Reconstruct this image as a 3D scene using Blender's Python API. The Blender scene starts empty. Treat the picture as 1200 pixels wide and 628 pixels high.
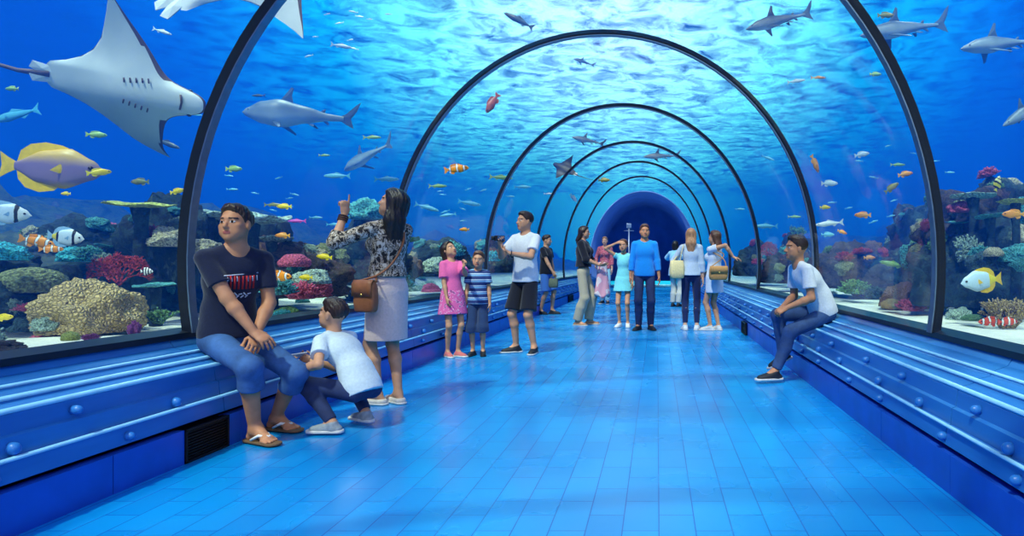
import bpy, bmesh, math, random
import numpy as np
from mathutils import Vector, Matrix, noise, Euler
C = bpy.context.scene.collection
PI = math.pi
random.seed(7)
EYE = (0.6, 0.0, 1.1); F = 760.0; VX, VY = 770.0, 310.0
def at(px, py, Y):
    """point of the place seen at a pixel, at depth Y"""
    return Vector((EYE[0] + (px - VX) * Y / F, Y, EYE[2] - (py - VY) * Y / F))
def srgb(r, g, b):
    f = lambda c: (c / 255 / 12.92) if c / 255 <= 0.04045 else ((c / 255 + 0.055) / 1.055) ** 2.4
    return (f(r), f(g), f(b), 1.0)

# ---------- materials ----------
class NT:
    def __init__(s, name):
        s.m = bpy.data.materials.new(name); s.m.use_nodes = True
        s.t = s.m.node_tree; s.n = s.t.nodes; s.l = s.t.links
        s.b = s.n.get('Principled BSDF'); s.out = s.n.get('Material Output')
    def add(s, typ, **kw):
        nd = s.n.new(typ)
        for k, v in kw.items():
            if k.startswith('i_'): nd.inputs[k[2:].replace('_', ' ')].default_value = v
            else: setattr(nd, k, v)
        return nd
    def link(s, a, b): s.l.new(a, b)
    def coords(s, kind='Object', scale=(1, 1, 1)):
        tc = s.add('ShaderNodeTexCoord'); mp = s.add('ShaderNodeMapping')
        mp.inputs['Scale'].default_value = scale
        s.link(tc.outputs[kind], mp.inputs['Vector']); return mp.outputs['Vector']
    def ramp(s, fac, stops, interp='LINEAR'):
        r = s.add('ShaderNodeValToRGB'); r.color_ramp.interpolation = interp
        el = r.color_ramp.elements
        while len(el) > 1: el.remove(el[-1])
        el[0].position = stops[0][0]; el[0].color = stops[0][1]
        for p, c in stops[1:]:
            e = el.new(p); e.color = c
        s.link(fac, r.inputs['Fac']); return r.outputs['Color']
    def bump(s, h, strength=.4, dist=.01):
        b = s.add('ShaderNodeBump'); b.inputs['Strength'].default_value = strength; b.inputs['Distance'].default_value = dist
        s.link(h, b.inputs['Height']); s.link(b.outputs['Normal'], s.b.inputs['Normal']); return b
_mc = {}
def plain(name, col, rough=.6, metal=0.0, nscale=30, namt=.12, bump=.0, spec=.4, sheen=0):
    """one colour with a little mottling of its own"""
    key = (name, tuple(col))
    if key in _mc: return _mc[key]
    s = NT(name); v = s.coords('Object')
    nz = s.add('ShaderNodeTexNoise'); nz.inputs['Scale'].default_value = nscale; nz.inputs['Detail'].default_value = 4
    s.link(v, nz.inputs['Vector'])
    lo = tuple(c * (1 - namt) for c in col[:3]) + (1,); hi = tuple(min(1, c * (1 + namt)) for c in col[:3]) + (1,)
    s.link(s.ramp(nz.outputs['Fac'], [(.3, lo), (.7, hi)]), s.b.inputs['Base Color'])
    s.b.inputs['Roughness'].default_value = rough; s.b.inputs['Metallic'].default_value = metal
    s.b.inputs['Specular IOR Level'].default_value = spec
    if sheen: s.b.inputs['Sheen Weight'].default_value = sheen
    if bump: s.bump(nz.outputs['Fac'], bump, .01)
    _mc[key] = s.m; return s.m

# ---------- objects ----------
def link_obj(name, mesh, parent=None, smooth=True):
    o = bpy.data.objects.new(name, mesh); C.objects.link(o)
    if smooth and len(mesh.polygons): mesh.polygons.foreach_set('use_smooth', [True] * len(mesh.polygons))
    if parent: o.parent = parent
    return o
def mk(name, verts, faces, mat, parent=None, smooth=True, loc=None):
    me = bpy.data.meshes.new(name); me.from_pydata([tuple(v) for v in verts], [], faces); me.update()
    for m in (mat if isinstance(mat, (list, tuple)) else [mat]): me.materials.append(m)
    o = link_obj(name, me, parent, smooth)
    if loc is not None: o.location = loc
    return o
def mkbm(name, bm, mat, parent=None, smooth=True):
    bmesh.ops.recalc_face_normals(bm, faces=bm.faces)
    me = bpy.data.meshes.new(name); bm.to_mesh(me); bm.free()
    for m in (mat if isinstance(mat, (list, tuple)) else [mat]): me.materials.append(m)
    return link_obj(name, me, parent, smooth)
def tag(o, label=None, cat=None, group=None, kind=None):
    if label: o['label'] = label
    if cat: o['category'] = cat
    if group: o['group'] = group
    if kind: o['kind'] = kind
    return o
def empty(name, loc, label, cat, group=None, rz=0):
    o = bpy.data.objects.new(name, None); C.objects.link(o); o.location = loc; o.rotation_euler = (0, 0, rz)
    o.empty_display_size = .1
    return tag(o, label, cat, group)
def copy_tree(o, parent=None):
    c = o.copy(); C.objects.link(c)
    if parent: c.parent = parent
    for ch in list(o.children): copy_tree(ch, c)
    return c
def bx(bm, x0, x1, y0, y1, z0, z1, bevel=0):
    r = bmesh.ops.create_cube(bm, size=1.0)
    for v in r['verts']:
        v.co = Vector(((x0 + x1) / 2 + v.co.x * (x1 - x0), (y0 + y1) / 2 + v.co.y * (y1 - y0), (z0 + z1) / 2 + v.co.z * (z1 - z0)))
    if bevel:
        es = list({e for v in r['verts'] for e in v.link_edges})
        bmesh.ops.bevel(bm, geom=es, offset=bevel, segments=2, affect='EDGES', profile=.6)
def loft(rings, cap=True, closed=True):
    """rings: list of equal-length point lists -> verts, faces"""
    n = len(rings[0]); V = [p for r in rings for p in r]; Fc = []
    for i in range(len(rings) - 1):
        for j in range(n if closed else n - 1):
            k = (j + 1) % n
            Fc.append((i * n + j, i * n + k, (i + 1) * n + k, (i + 1) * n + j))
    if cap and closed:
        Fc.append(tuple(range(n))[::-1]); Fc.append(tuple((len(rings) - 1) * n + j for j in range(n)))
    return V, Fc
def tube(pts, radii, n=8, cap=True):
    pts = [Vector(p) for p in pts]; rings = []
    if not hasattr(radii, '__len__'): radii = [radii] * len(pts)
    up = Vector((0.03, 0.02, 1)).normalized()
    t0 = (pts[1] - pts[0]).normalized()
    a = t0.cross(up if abs(t0.dot(up)) < .95 else Vector((1, 0, 0))).normalized()
    for i, p in enumerate(pts):
        t = (pts[min(i + 1, len(pts) - 1)] - pts[max(i - 1, 0)]).normalized()
        a = (a - t * a.dot(t)).normalized(); b = t.cross(a)
        rings.append([p + (a * math.cos(2 * PI * k / n) + b * math.sin(2 * PI * k / n)) * radii[i] for k in range(n)])
    return loft(rings, cap)
class MB:
    def __init__(s): s.v = []; s.f = []
    def add(s, V, Fc):
        o = len(s.v); s.v += [tuple(v) for v in V]; s.f += [tuple(i + o for i in f) for f in Fc]; return s
    def tube(s, *a, **k): return s.add(*tube(*a, **k))
    def build(s, name, mat, parent=None, smooth=True, loc=None): return mk(name, s.v, s.f, mat, parent, smooth, loc)
# ---------- camera ----------
cam = bpy.data.objects.new('camera', bpy.data.cameras.new('camera')); C.objects.link(cam)
cam.location = EYE; cam.rotation_euler = (PI / 2, 0, 0)
cam.data.sensor_width = 36; cam.data.lens = F / 1200 * 36
cam.data.shift_x = -(VX - 600) / 1200; cam.data.shift_y = (VY - 314) / 1200
cam.data.clip_end = 300
SC = bpy.context.scene
SC.camera = cam
SC.view_settings.view_transform = 'Standard'; SC.view_settings.look = 'None'
SC.view_settings.gamma = 1; SC.view_settings.exposure = 0; SC.view_settings.use_curve_mapping = False
SC.cycles.max_bounces = 10; SC.cycles.transparent_max_bounces = 16; SC.cycles.volume_bounces = 5
SC.cycles.diffuse_bounces = 3; SC.cycles.glossy_bounces = 3
SC.cycles.caustics_reflective = False; SC.cycles.caustics_refractive = False
SC.cycles.sample_clamp_indirect = 6

# ---------- sky over and around the tank: underwater glow painted as gradient by direction ----------
GLOW_DIR = Vector((-.07, .93, .36)).normalized()     # centre of the painted glow that stands for the sunlit surface patch
w = bpy.data.worlds.new('sky'); SC.world = w; w.use_nodes = True
nt = w.node_tree; nt.nodes.clear()
def wn(t, **k):
    n = nt.nodes.new(t)
    for a, b in k.items(): setattr(n, a, b)
    return n
tc = wn('ShaderNodeTexCoord')
def dotn(d, src=None):
    v = wn('ShaderNodeVectorMath', operation='DOT_PRODUCT'); v.inputs[1].default_value = tuple(d)
    nrm = wn('ShaderNodeVectorMath', operation='NORMALIZE'); nt.links.new(tc.outputs['Generated'], nrm.inputs[0])
    nt.links.new(nrm.outputs[0], v.inputs[0]); return v.outputs['Value']
def wramp(fac, stops):
    r = wn('ShaderNodeValToRGB'); el = r.color_ramp.elements
    while len(el) > 1: el.remove(el[-1])
    el[0].position = stops[0][0]; el[0].color = stops[0][1]
    for p, c in stops[1:]:
        e = el.new(p); e.color = c
    nt.links.new(fac, r.inputs['Fac']); return r.outputs['Color']
def wmap(v, a, b):
    m = wn('ShaderNodeMapRange'); m.inputs['From Min'].default_value = a; m.inputs['From Max'].default_value = b
    nt.links.new(v, m.inputs['Value']); return m.outputs['Result']
z = dotn((0, 0, 1))
g = dotn(GLOW_DIR)
zm = wn('ShaderNodeMath', operation='MULTIPLY'); nt.links.new(wmap(z, -.35, .65), zm.inputs[0]); zm.inputs[1].default_value = .55
um = wn('ShaderNodeMath', operation='MULTIPLY_ADD'); nt.links.new(wmap(g, .5, 1), um.inputs[0]); um.inputs[1].default_value = .45; nt.links.new(zm.outputs[0], um.inputs[2])
basec = wramp(um.outputs[0], [(0, srgb(8, 40, 130)), (.3, srgb(6, 34, 125)), (.44, srgb(8, 38, 136)), (.56, srgb(3, 52, 165)), (.64, srgb(0, 80, 215)), (.70, srgb(0, 112, 240)), (.8, srgb(4, 145, 252)), (1, srgb(60, 190, 255))])
glow = wramp(wmap(g, .80, 1.0), [(0, (0, 0, 0, 1)), (.33, (.0, .05, .08, 1)), (.66, (.01, .34, .36, 1)), (.85, (.42, .95, .8, 1)), (1, (1, 1, 1, 1))])
gs = wn('ShaderNodeMix', data_type='RGBA', blend_type='MULTIPLY'); gs.inputs['Factor'].default_value = 1; nt.links.new(glow, gs.inputs['A']); gs.inputs['B'].default_value = (2.3, 2.4, 2.4, 1); glow = gs.outputs['Result']
mx = wn('ShaderNodeMix', data_type='RGBA', blend_type='ADD'); mx.inputs['Factor'].default_value = 1
nt.links.new(basec, mx.inputs['A']); nt.links.new(glow, mx.inputs['B'])
bg = wn('ShaderNodeBackground'); bg.inputs['Strength'].default_value = .95
nt.links.new(mx.outputs['Result'], bg.inputs['Color'])
wo = wn('ShaderNodeOutputWorld'); nt.links.new(bg.outputs[0], wo.inputs['Surface'])

def sun(name, d, e, ang, col):
    L = bpy.data.lights.new(name, 'SUN'); L.energy = e; L.angle = ang; L.color = col
    o = bpy.data.objects.new(name, L); C.objects.link(o)
    o.rotation_euler = Vector(d).to_track_quat('Z', 'Y').to_euler(); return o
sun('sun', (-.25, -.55, .9), 6.5, math.radians(3.0), (1, .86, .76))
sun('fill_sun', (.3, -.75, .75), 2.0, math.radians(70), (1, .88, .8))  # broad soft fill, added from behind the camera to light the visitors neutrally

# unseen fill lights, added over the reef to brighten corals and sand
for lx, ly in ((-5.2, 5.0), (-5.2, 10.0), (5.2, 6.0), (5.2, 11.0)):
    L = bpy.data.lights.new('reef_fill', 'AREA'); L.energy = 170; L.shape = 'DISK'; L.size = .8; L.color = (1, .93, .84); L.spread = math.radians(110)
    o = bpy.data.objects.new('reef_fill', L); C.objects.link(o); o.location = (lx, ly, 7.4); o.rotation_euler = (0, (.12 if lx < 0 else -.12), 0)
# ---------- tunnel geometry ----------
HW = 2.4
ARCH = [(.85, 2.6), (4.11, 2.6), (7.30, 2.62), (11.33, 2.80), (15.9, 3.02), (20.7, 3.3), (25.3, 3.45)]
MOUTH = (29.0, 3.25)
YB = -2.6
def arch_pts(y, b, inset=0, n=56, zfoot=.67):
    """from the left foot over the top to the right foot"""
    a = HW - inset; b = b - inset
    th0 = math.asin(max(-1, (zfoot - 1.1) / b))
    return [Vector((a * math.cos(t), y, 1.1 + b * math.sin(t))) for t in [PI - th0 + (2 * th0 - PI) * k / n for k in range(n + 1)]]
def b_at(y):
    st = [(YB, 2.6)] + ARCH + [MOUTH]
    for (y0, b0), (y1, b1) in zip(st, st[1:]):
        if y <= y1: return b0 + (b1 - b0) * (y - y0) / (y1 - y0)
    return st[-1][1]

# glass bays
gm = NT('clear_acrylic'); gm.n.remove(gm.b)
tr = gm.add('ShaderNodeBsdfTransparent'); tr.inputs['Color'].default_value = (.97, .985, 1, 1)
gl = gm.add('ShaderNodeBsdfGlossy'); gl.inputs['Roughness'].default_value = .04
lw = gm.add('ShaderNodeLayerWeight'); lw.inputs['Blend'].default_value = .08
ml = gm.add('ShaderNodeMath', operation='MULTIPLY'); ml.inputs[1].default_value = .10
gm.link(lw.outputs['Fresnel'], ml.inputs[0])
ms = gm.add('ShaderNodeMixShader'); gm.link(ml.outputs[0], ms.inputs[0]); gm.link(tr.outputs[0], ms.inputs[1]); gm.link(gl.outputs[0], ms.inputs[2])
gm.link(ms.outputs[0], gm.out.inputs['Surface'])
st = [(YB, 2.6)] + ARCH + [MOUTH]
for i, ((y0, b0), (y1, b1)) in enumerate(zip(st, st[1:])):
    V, Fc = loft([arch_pts(y0, b0, .03), arch_pts(y1, b1, .03)], cap=False, closed=False)
    tag(mk('window_%d' % (i + 1), V, Fc, gm.m), kind='structure')

# arch frames
black = plain('black_frame_metal', srgb(22, 30, 44), .38, .3, 20, .1)
steel = plain('steel_edge', srgb(120, 140, 160), .3, .8, 20, .1)
for i, (y, b) in enumerate(ARCH):
    rings = []
    dpt = .038
    outer = arch_pts(y, b, -.015); inner = arch_pts(y, b, .038)
    for po, pi_ in zip(outer, inner):
        rings.append([po + Vector((0, -dpt, 0)), po + Vector((0, dpt, 0)), pi_ + Vector((0, dpt * .8, 0)), pi_ + Vector((0, -dpt * .8, 0))])
    V, Fc = loft(rings); f = tag(mk('trim_%d' % (i + 1), V, Fc, black, smooth=False), kind='structure')
    # thin bright edge strip on the inner face
    rings = []
    for a_, b_ in zip(arch_pts(y, b, .038), arch_pts(y, b, .046)):
        rings.append([a_ + Vector((0, -.03, 0)), a_ + Vector((0, .034, 0)), b_ + Vector((0, .034, 0)), b_ + Vector((0, -.03, 0))])
    V, Fc = loft(rings); mk('edge_strip', V, Fc, steel, f, smooth=False)

# floor
fm = NT('blue_floor_tiles'); v = fm.coords('Object')
sx = fm.add('ShaderNodeSeparateXYZ'); fm.link(v, sx.inputs[0])
cb = fm.add('ShaderNodeCombineXYZ'); fm.link(sx.outputs['Y'], cb.inputs['X']); fm.link(sx.outputs['X'], cb.inputs['Y'])
br = fm.add('ShaderNodeTexBrick'); br.offset = .5
br.inputs['Scale'].default_value = 1; br.inputs['Brick Width'].default_value = .335; br.inputs['Row Height'].default_value = .152
br.inputs['Mortar Size'].default_value = .003; br.inputs['Mortar Smooth'].default_value = .3; br.inputs['Bias'].default_value = 0
br.inputs['Color1'].default_value = srgb(4, 132, 208); br.inputs['Color2'].default_value = srgb(8, 144, 218); br.inputs['Mortar'].default_value = srgb(14, 88, 176)
fm.link(cb.outputs[0], br.inputs['Vector'])
fm.link(br.outputs['Color'], fm.b.inputs['Base Color'])
nz = fm.add('ShaderNodeTexNoise'); nz.inputs['Scale'].default_value = 1.3; nz.inputs['Detail'].default_value = 3; fm.link(v, nz.inputs['Vector'])
fm.link(fm.ramp(nz.outputs['Fac'], [(.3, (.16,) * 3 + (1,)), (.7, (.34,) * 3 + (1,))]), fm.b.inputs['Roughness'])
fm.b.inputs['Specular IOR Level'].default_value = .7
fm.bump(br.outputs['Fac'], .25, -.004)
V = [(-2.02, YB, 0), (2.02, YB, 0), (2.02, 36, 0), (-2.02, 36, 0), (-2.02, YB, -.1), (2.02, YB, -.1), (2.02, 36, -.1), (-2.02, 36, -.1)]
tag(mk('floor', V, [(0, 1, 2, 3), (7, 6, 5, 4), (0, 4, 5, 1), (1, 5, 6, 2), (2, 6, 7, 3), (3, 7, 4, 0)], fm.m, smooth=False), kind='structure')
# ---------- the water ----------
XW, YF, ZS, ZB = 34.0, 60.0, 7.6, -.3
wm = NT('sea_water'); wm.n.remove(wm.b)
vs = wm.add('ShaderNodeVolumeScatter'); vs.inputs['Color'].default_value = (.01, .20, 1, 1); vs.inputs['Density'].default_value = .055; vs.inputs['Anisotropy'].default_value = .3
va = wm.add('ShaderNodeVolumeAbsorption'); va.inputs['Color'].default_value = (.05, .62, .90, 1); va.inputs['Density'].default_value = .10
ad = wm.add('ShaderNodeAddShader'); wm.link(vs.outputs[0], ad.inputs[0]); wm.link(va.outputs[0], ad.inputs[1]); wm.link(ad.outputs[0], wm.out.inputs['Volume'])
wm.m.cycles.homogeneous_volume = True if hasattr(wm.m.cycles, 'homogeneous_volume') else None
# cross-section: box outline with the tunnel notch let in from below
def section(y, b):
    a = arch_pts(y, b, -.021, n=40)
    return [Vector((-XW, y, ZB)), Vector((-XW, y, ZS)), Vector((XW, y, ZS)), Vector((XW, y, ZB)), Vector((HW + .02, y, ZB))] + a[::-1] + [Vector((-HW - .02, y, ZB))]
secs = [section(y, b) for y, b in [(YB, 2.6)] + ARCH + [MOUTH]] + [section(36, 3.25), section(YF, 3.25)]
V, Fc = loft(secs)
tag(mk('sea_water', V, Fc, wm.m, smooth=False), kind='structure')
# rippled surface
sm = NT('water_surface'); sm.n.remove(sm.b); v = sm.coords('Object', (1, 1, 1))
wv = sm.add('ShaderNodeTexNoise'); wv.inputs['Scale'].default_value = 1.05; wv.inputs['Detail'].default_value = 5; wv.inputs['Roughness'].default_value = .62; wv.inputs['Distortion'].default_value = .8
sm.link(v, wv.inputs['Vector'])
bp = sm.add('ShaderNodeBump'); bp.inputs['Strength'].default_value = 1; bp.inputs['Distance'].default_value = .35; sm.link(wv.outputs['Fac'], bp.inputs['Height'])
gl = sm.add('ShaderNodeBsdfGlossy'); gl.inputs['Roughness'].default_value = .22; gl.inputs['Color'].default_value = (.3, .8, 1, 1); sm.link(bp.outputs[0], gl.inputs['Normal'])
tr = sm.add('ShaderNodeBsdfTransparent')
fac = sm.add('ShaderNodeMapRange'); fac.inputs['From Min'].default_value = .30; fac.inputs['From Max'].default_value = .58; sm.link(wv.outputs['Fac'], fac.inputs['Value'])
ms = sm.add('ShaderNodeMixShader'); sm.link(fac.outputs[0], ms.inputs[0]); sm.link(gl.outputs[0], ms.inputs[1]); sm.link(tr.outputs[0], ms.inputs[2])
sm.link(ms.outputs[0], sm.out.inputs['Surface'])
tag(mk('water_surface', [(-XW, YB, ZS + .02), (XW, YB, ZS + .02), (XW, YF, ZS + .02), (-XW, YF, ZS + .02)], [(0, 3, 2, 1)], sm.m), kind='structure')
# ---------- panelled ledges, skirting ----------
bench_m = NT('blue_painted_panel'); v = bench_m.coords('Object', (6, .8, 6))
nz = bench_m.add('ShaderNodeTexNoise'); nz.inputs['Scale'].default_value = 1.5; nz.inputs['Detail'].default_value = 4; bench_m.link(v, nz.inputs['Vector'])
bench_m.link(bench_m.ramp(nz.outputs['Fac'], [(.3, srgb(28, 98, 176)), (.7, srgb(48, 124, 200))]), bench_m.b.inputs['Base Color'])
bench_m.b.inputs['Roughness'].default_value = .32; bench_m.b.inputs['Specular IOR Level'].default_value = .7
rail_m = plain('pale_blue_bead', srgb(140, 205, 240), .25, 0, 12, .1)
skirt_m = plain('skirting_blue', srgb(26, 82, 190), .35, 0, 5, .12)
gap_m = plain('dark_gap', srgb(10, 22, 60), .6)
bolt_m = plain('bolt_blue', srgb(44, 118, 196), .35, 0)
sill_m = plain('black_sill_metal', srgb(20, 30, 50), .4, .3)
Y0, Y1 = YB, 28.96
# profile: (lateral from the axis, height), from the skirting top to the glass foot
PROF = [(2.045, .205), (2.02, .215), (2.03, .302), (2.05, .312), (2.055, .392), (2.075, .400), (2.085, .478), (2.11, .50), (2.16, .515), (2.18, .535), (2.24, .55), (2.27, .578), (2.33, .60), (2.36, .645)]
def panel_seg(s, y0, y1, name, parent, mat):
    prof = PROF + [(2.36, .2), (2.06, .2)]
    rings = [[Vector((s * a, y, h)) for a, h in prof] for y in (y0, y1)]
    V, Fc = loft(rings); return mk(name, V, Fc, mat, parent, smooth=False)
random.seed(3)
for s, nm in ((-1, 'left'), (1, 'right')):
    root = empty('panelled_ledge', (s * 2.1, 0, 0), 'blue panelled ledge with dome bolts along the %s side of the walkway' % nm, 'bench')
    def rel(o):
        o.location = (-s * 2.1, 0, 0); return o
    cuts = [Y0, 1.6, 3.93, 7.0, 11.0, 15.6, 20.4, 25.0, Y1] if s < 0 else [Y0, 3.2, 6.9, 11.0, 15.6, 20.4, 25.0, Y1]
    for y0, y1 in zip(cuts, cuts[1:]): rel(panel_seg(s, y0 + .004, y1 - .004, 'panel', root, bench_m.m))
    for (a, h, r) in ((2.025, .308, .010), (2.095, .492, .013), (2.17, .530, .012), (2.255, .566, .009)):
        rel(MB().tube([(s * a, Y0, h), (s * a, Y1, h)], r, 8).build('bead', rail_m, root))
    # dome bolts in two staggered rows
    n = 0
    for row, (a, h, off) in enumerate(((2.05, .345, 0), (2.068, .435, .31), (2.022, .252, .55))):
        for k in range(34):
            y = 1.1 + off + k * .78 + (.12 if k % 2 else 0)
            if n >= 99 or y > 26: continue
            if s < 0 and 3.7 < y < 4.15: continue
            m = MB(); R_ = .019 if row != 0 else .024
            rings = []
            for q, (rr, d) in enumerate(((1, -.01), (1, .012), (.92, .022), (.62, .032), (.25, .036), (.02, .037))):
                rings.append([Vector((-s * d, R_ * rr * math.cos(t), R_ * rr * 1.12 * math.sin(t))) for t in [2 * PI * j / 14 for j in range(14)]])
            m.add(*loft(rings)); o = m.build('bolt', bolt_m, root); o.location = (s * (a - 2.1), y, h); n += 1
    # black glazing sill under the glass
    rings = [[Vector((s * a, y, h)) for a, h in ((2.34, .64), (2.47, .64), (2.47, .69), (2.43, .70), (2.34, .675))] for y in (Y0, Y1)]
    V, Fc = loft(rings); tag(mk('trim_%d' % (11 if s < 0 else 12), V, Fc, sill_m, smooth=False), kind='structure')
    # skirting panels and the dark gap above
    bm = bmesh.new(); y = Y0; sk = []
    holes = [(3.57, 3.93)] if s < 0 else []
    ys = [Y0]; step = .95
    while y < Y1:
        y2 = min(y + step, Y1); segs = [(y, y2)]
        for h0, h1 in holes:
            ns = []
            for a_, b_ in segs:
                if b_ <= h0 or a_ >= h1: ns.append((a_, b_)); continue
                if a_ < h0: ns.append((a_, h0))
                if b_ > h1: ns.append((h1, b_))
            segs = ns
        for a_, b_ in segs: bx(bm, min(s * 2.0, s * 2.06), max(s * 2.0, s * 2.06), a_ + .003, b_ - .003, 0, .188)
        y = y2
    tag(mkbm('baseboard_' + nm, bm, skirt_m, smooth=False), kind='structure')
    bm = bmesh.new(); bx(bm, min(s * 2.056, s * 2.5), max(s * 2.056, s * 2.5), Y0, Y1, -.1, .17)
    tag(mkbm('wall_' + nm, bm, gap_m, smooth=False), kind='structure')
# floor vents
vent_m = plain('vent_black', srgb(14, 18, 26), .5, .4)
def vent(s, y0, y1, h, label):
    r = empty('floor_vent', (s * 2.02, (y0 + y1) / 2, 0), label, 'vent'); L = (y1 - y0) / 2
    bm = bmesh.new(); bx(bm, -.01, .015, -L, L, .004, h)
    if s > 0: pass
    mkbm('backing', bm, plain('vent_dark', srgb(5, 7, 12), .8), r, smooth=False)
    bm = bmesh.new()
    for z0, z1 in ((.002, .016), (h - .014, h)): bx(bm, -.03, .01, -L, L, z0, z1, .002)
    for a, b in ((-L, -L + .012), (L - .012, L)): bx(bm, -.03, .01, a, b, .002, h, .002)
    mkbm('frame', bm, vent_m, r, smooth=False)
    k = 0
    for i in range(int((h - .03) / .016)):
        bm = bmesh.new(); z = .022 + i * .016; bx(bm, -.022, .0, -L + .01, L - .01, z, z + .005); mkbm('slat', bm, vent_m, r, smooth=False)
    if s > 0: r.rotation_euler.z = PI
    return r
def vent_fix(r, s):
    pass
v1 = vent(-1, 3.57, 3.93, .19, 'black slatted floor vent in the skirting beside the seated man in flip-flops'); v1.rotation_euler.z = PI
v2 = vent(1, 10.05, 10.55, .19, 'small black floor vent in the right skirting beyond the seated young man'); v2.rotation_euler.z = 0
v2.location.x = 1.995
v3 = vent(-1, 18.9, 19.9, .19, 'small black floor vent in the left skirting beyond the woman in beige trousers'); v3.rotation_euler.z = PI
v3.location.x = -1.995

# dark mouth of the passage at the far end
mouth_m = plain('mouth_dark', srgb(110, 150, 220), .8, 0, 2, .1)
Y, b = MOUTH
Wm = 1.02
rings = []
outer = arch_pts(Y, b, -.03, zfoot=.3)
tun = []
for y in (Y, Y + .3): tun.append(arch_pts(y, b, -.03, zfoot=.5))
V, Fc = loft([arch_pts(Y, b, .0, zfoot=.2), arch_pts(36, b, .0, zfoot=.2)], cap=False, closed=False)
n = len(V); V += [Vector((-HW, 36, .2)), Vector((HW, 36, .2))]
cap = list(range(57, 114)) ; Fc.append(tuple(cap))
o = mk('wall_back', V, Fc, mouth_m); sd = o.modifiers.new('s', 'SOLIDIFY'); sd.thickness = .05; sd.offset = 1
tag(o, kind='structure')
# stand post in front of the mouth
p = empty('stand_post', (-.25, 19.6, 0), 'thin pale metal post with a small square head standing before the dark tunnel mouth', 'post')
m = plain('post_metal', srgb(150, 170, 190), .35, .6)
MB().tube([(0, 0, .02), (0, 0, 2.2)], .022, 10).build('pole', m, p)
MB().tube([(0, 0, 0), (0, 0, .02), (0, 0, .035)], [.17, .17, .03], 24).build('base', m, p)
bm = bmesh.new(); bx(bm, -.075, .075, -.03, .03, 2.2, 2.34, .01); mkbm('head_box', bm, m, p)
MB().tube([(-.15, 0, 2.12), (.15, 0, 2.12)], .012, 8).build('crossbar', m, p)
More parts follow.
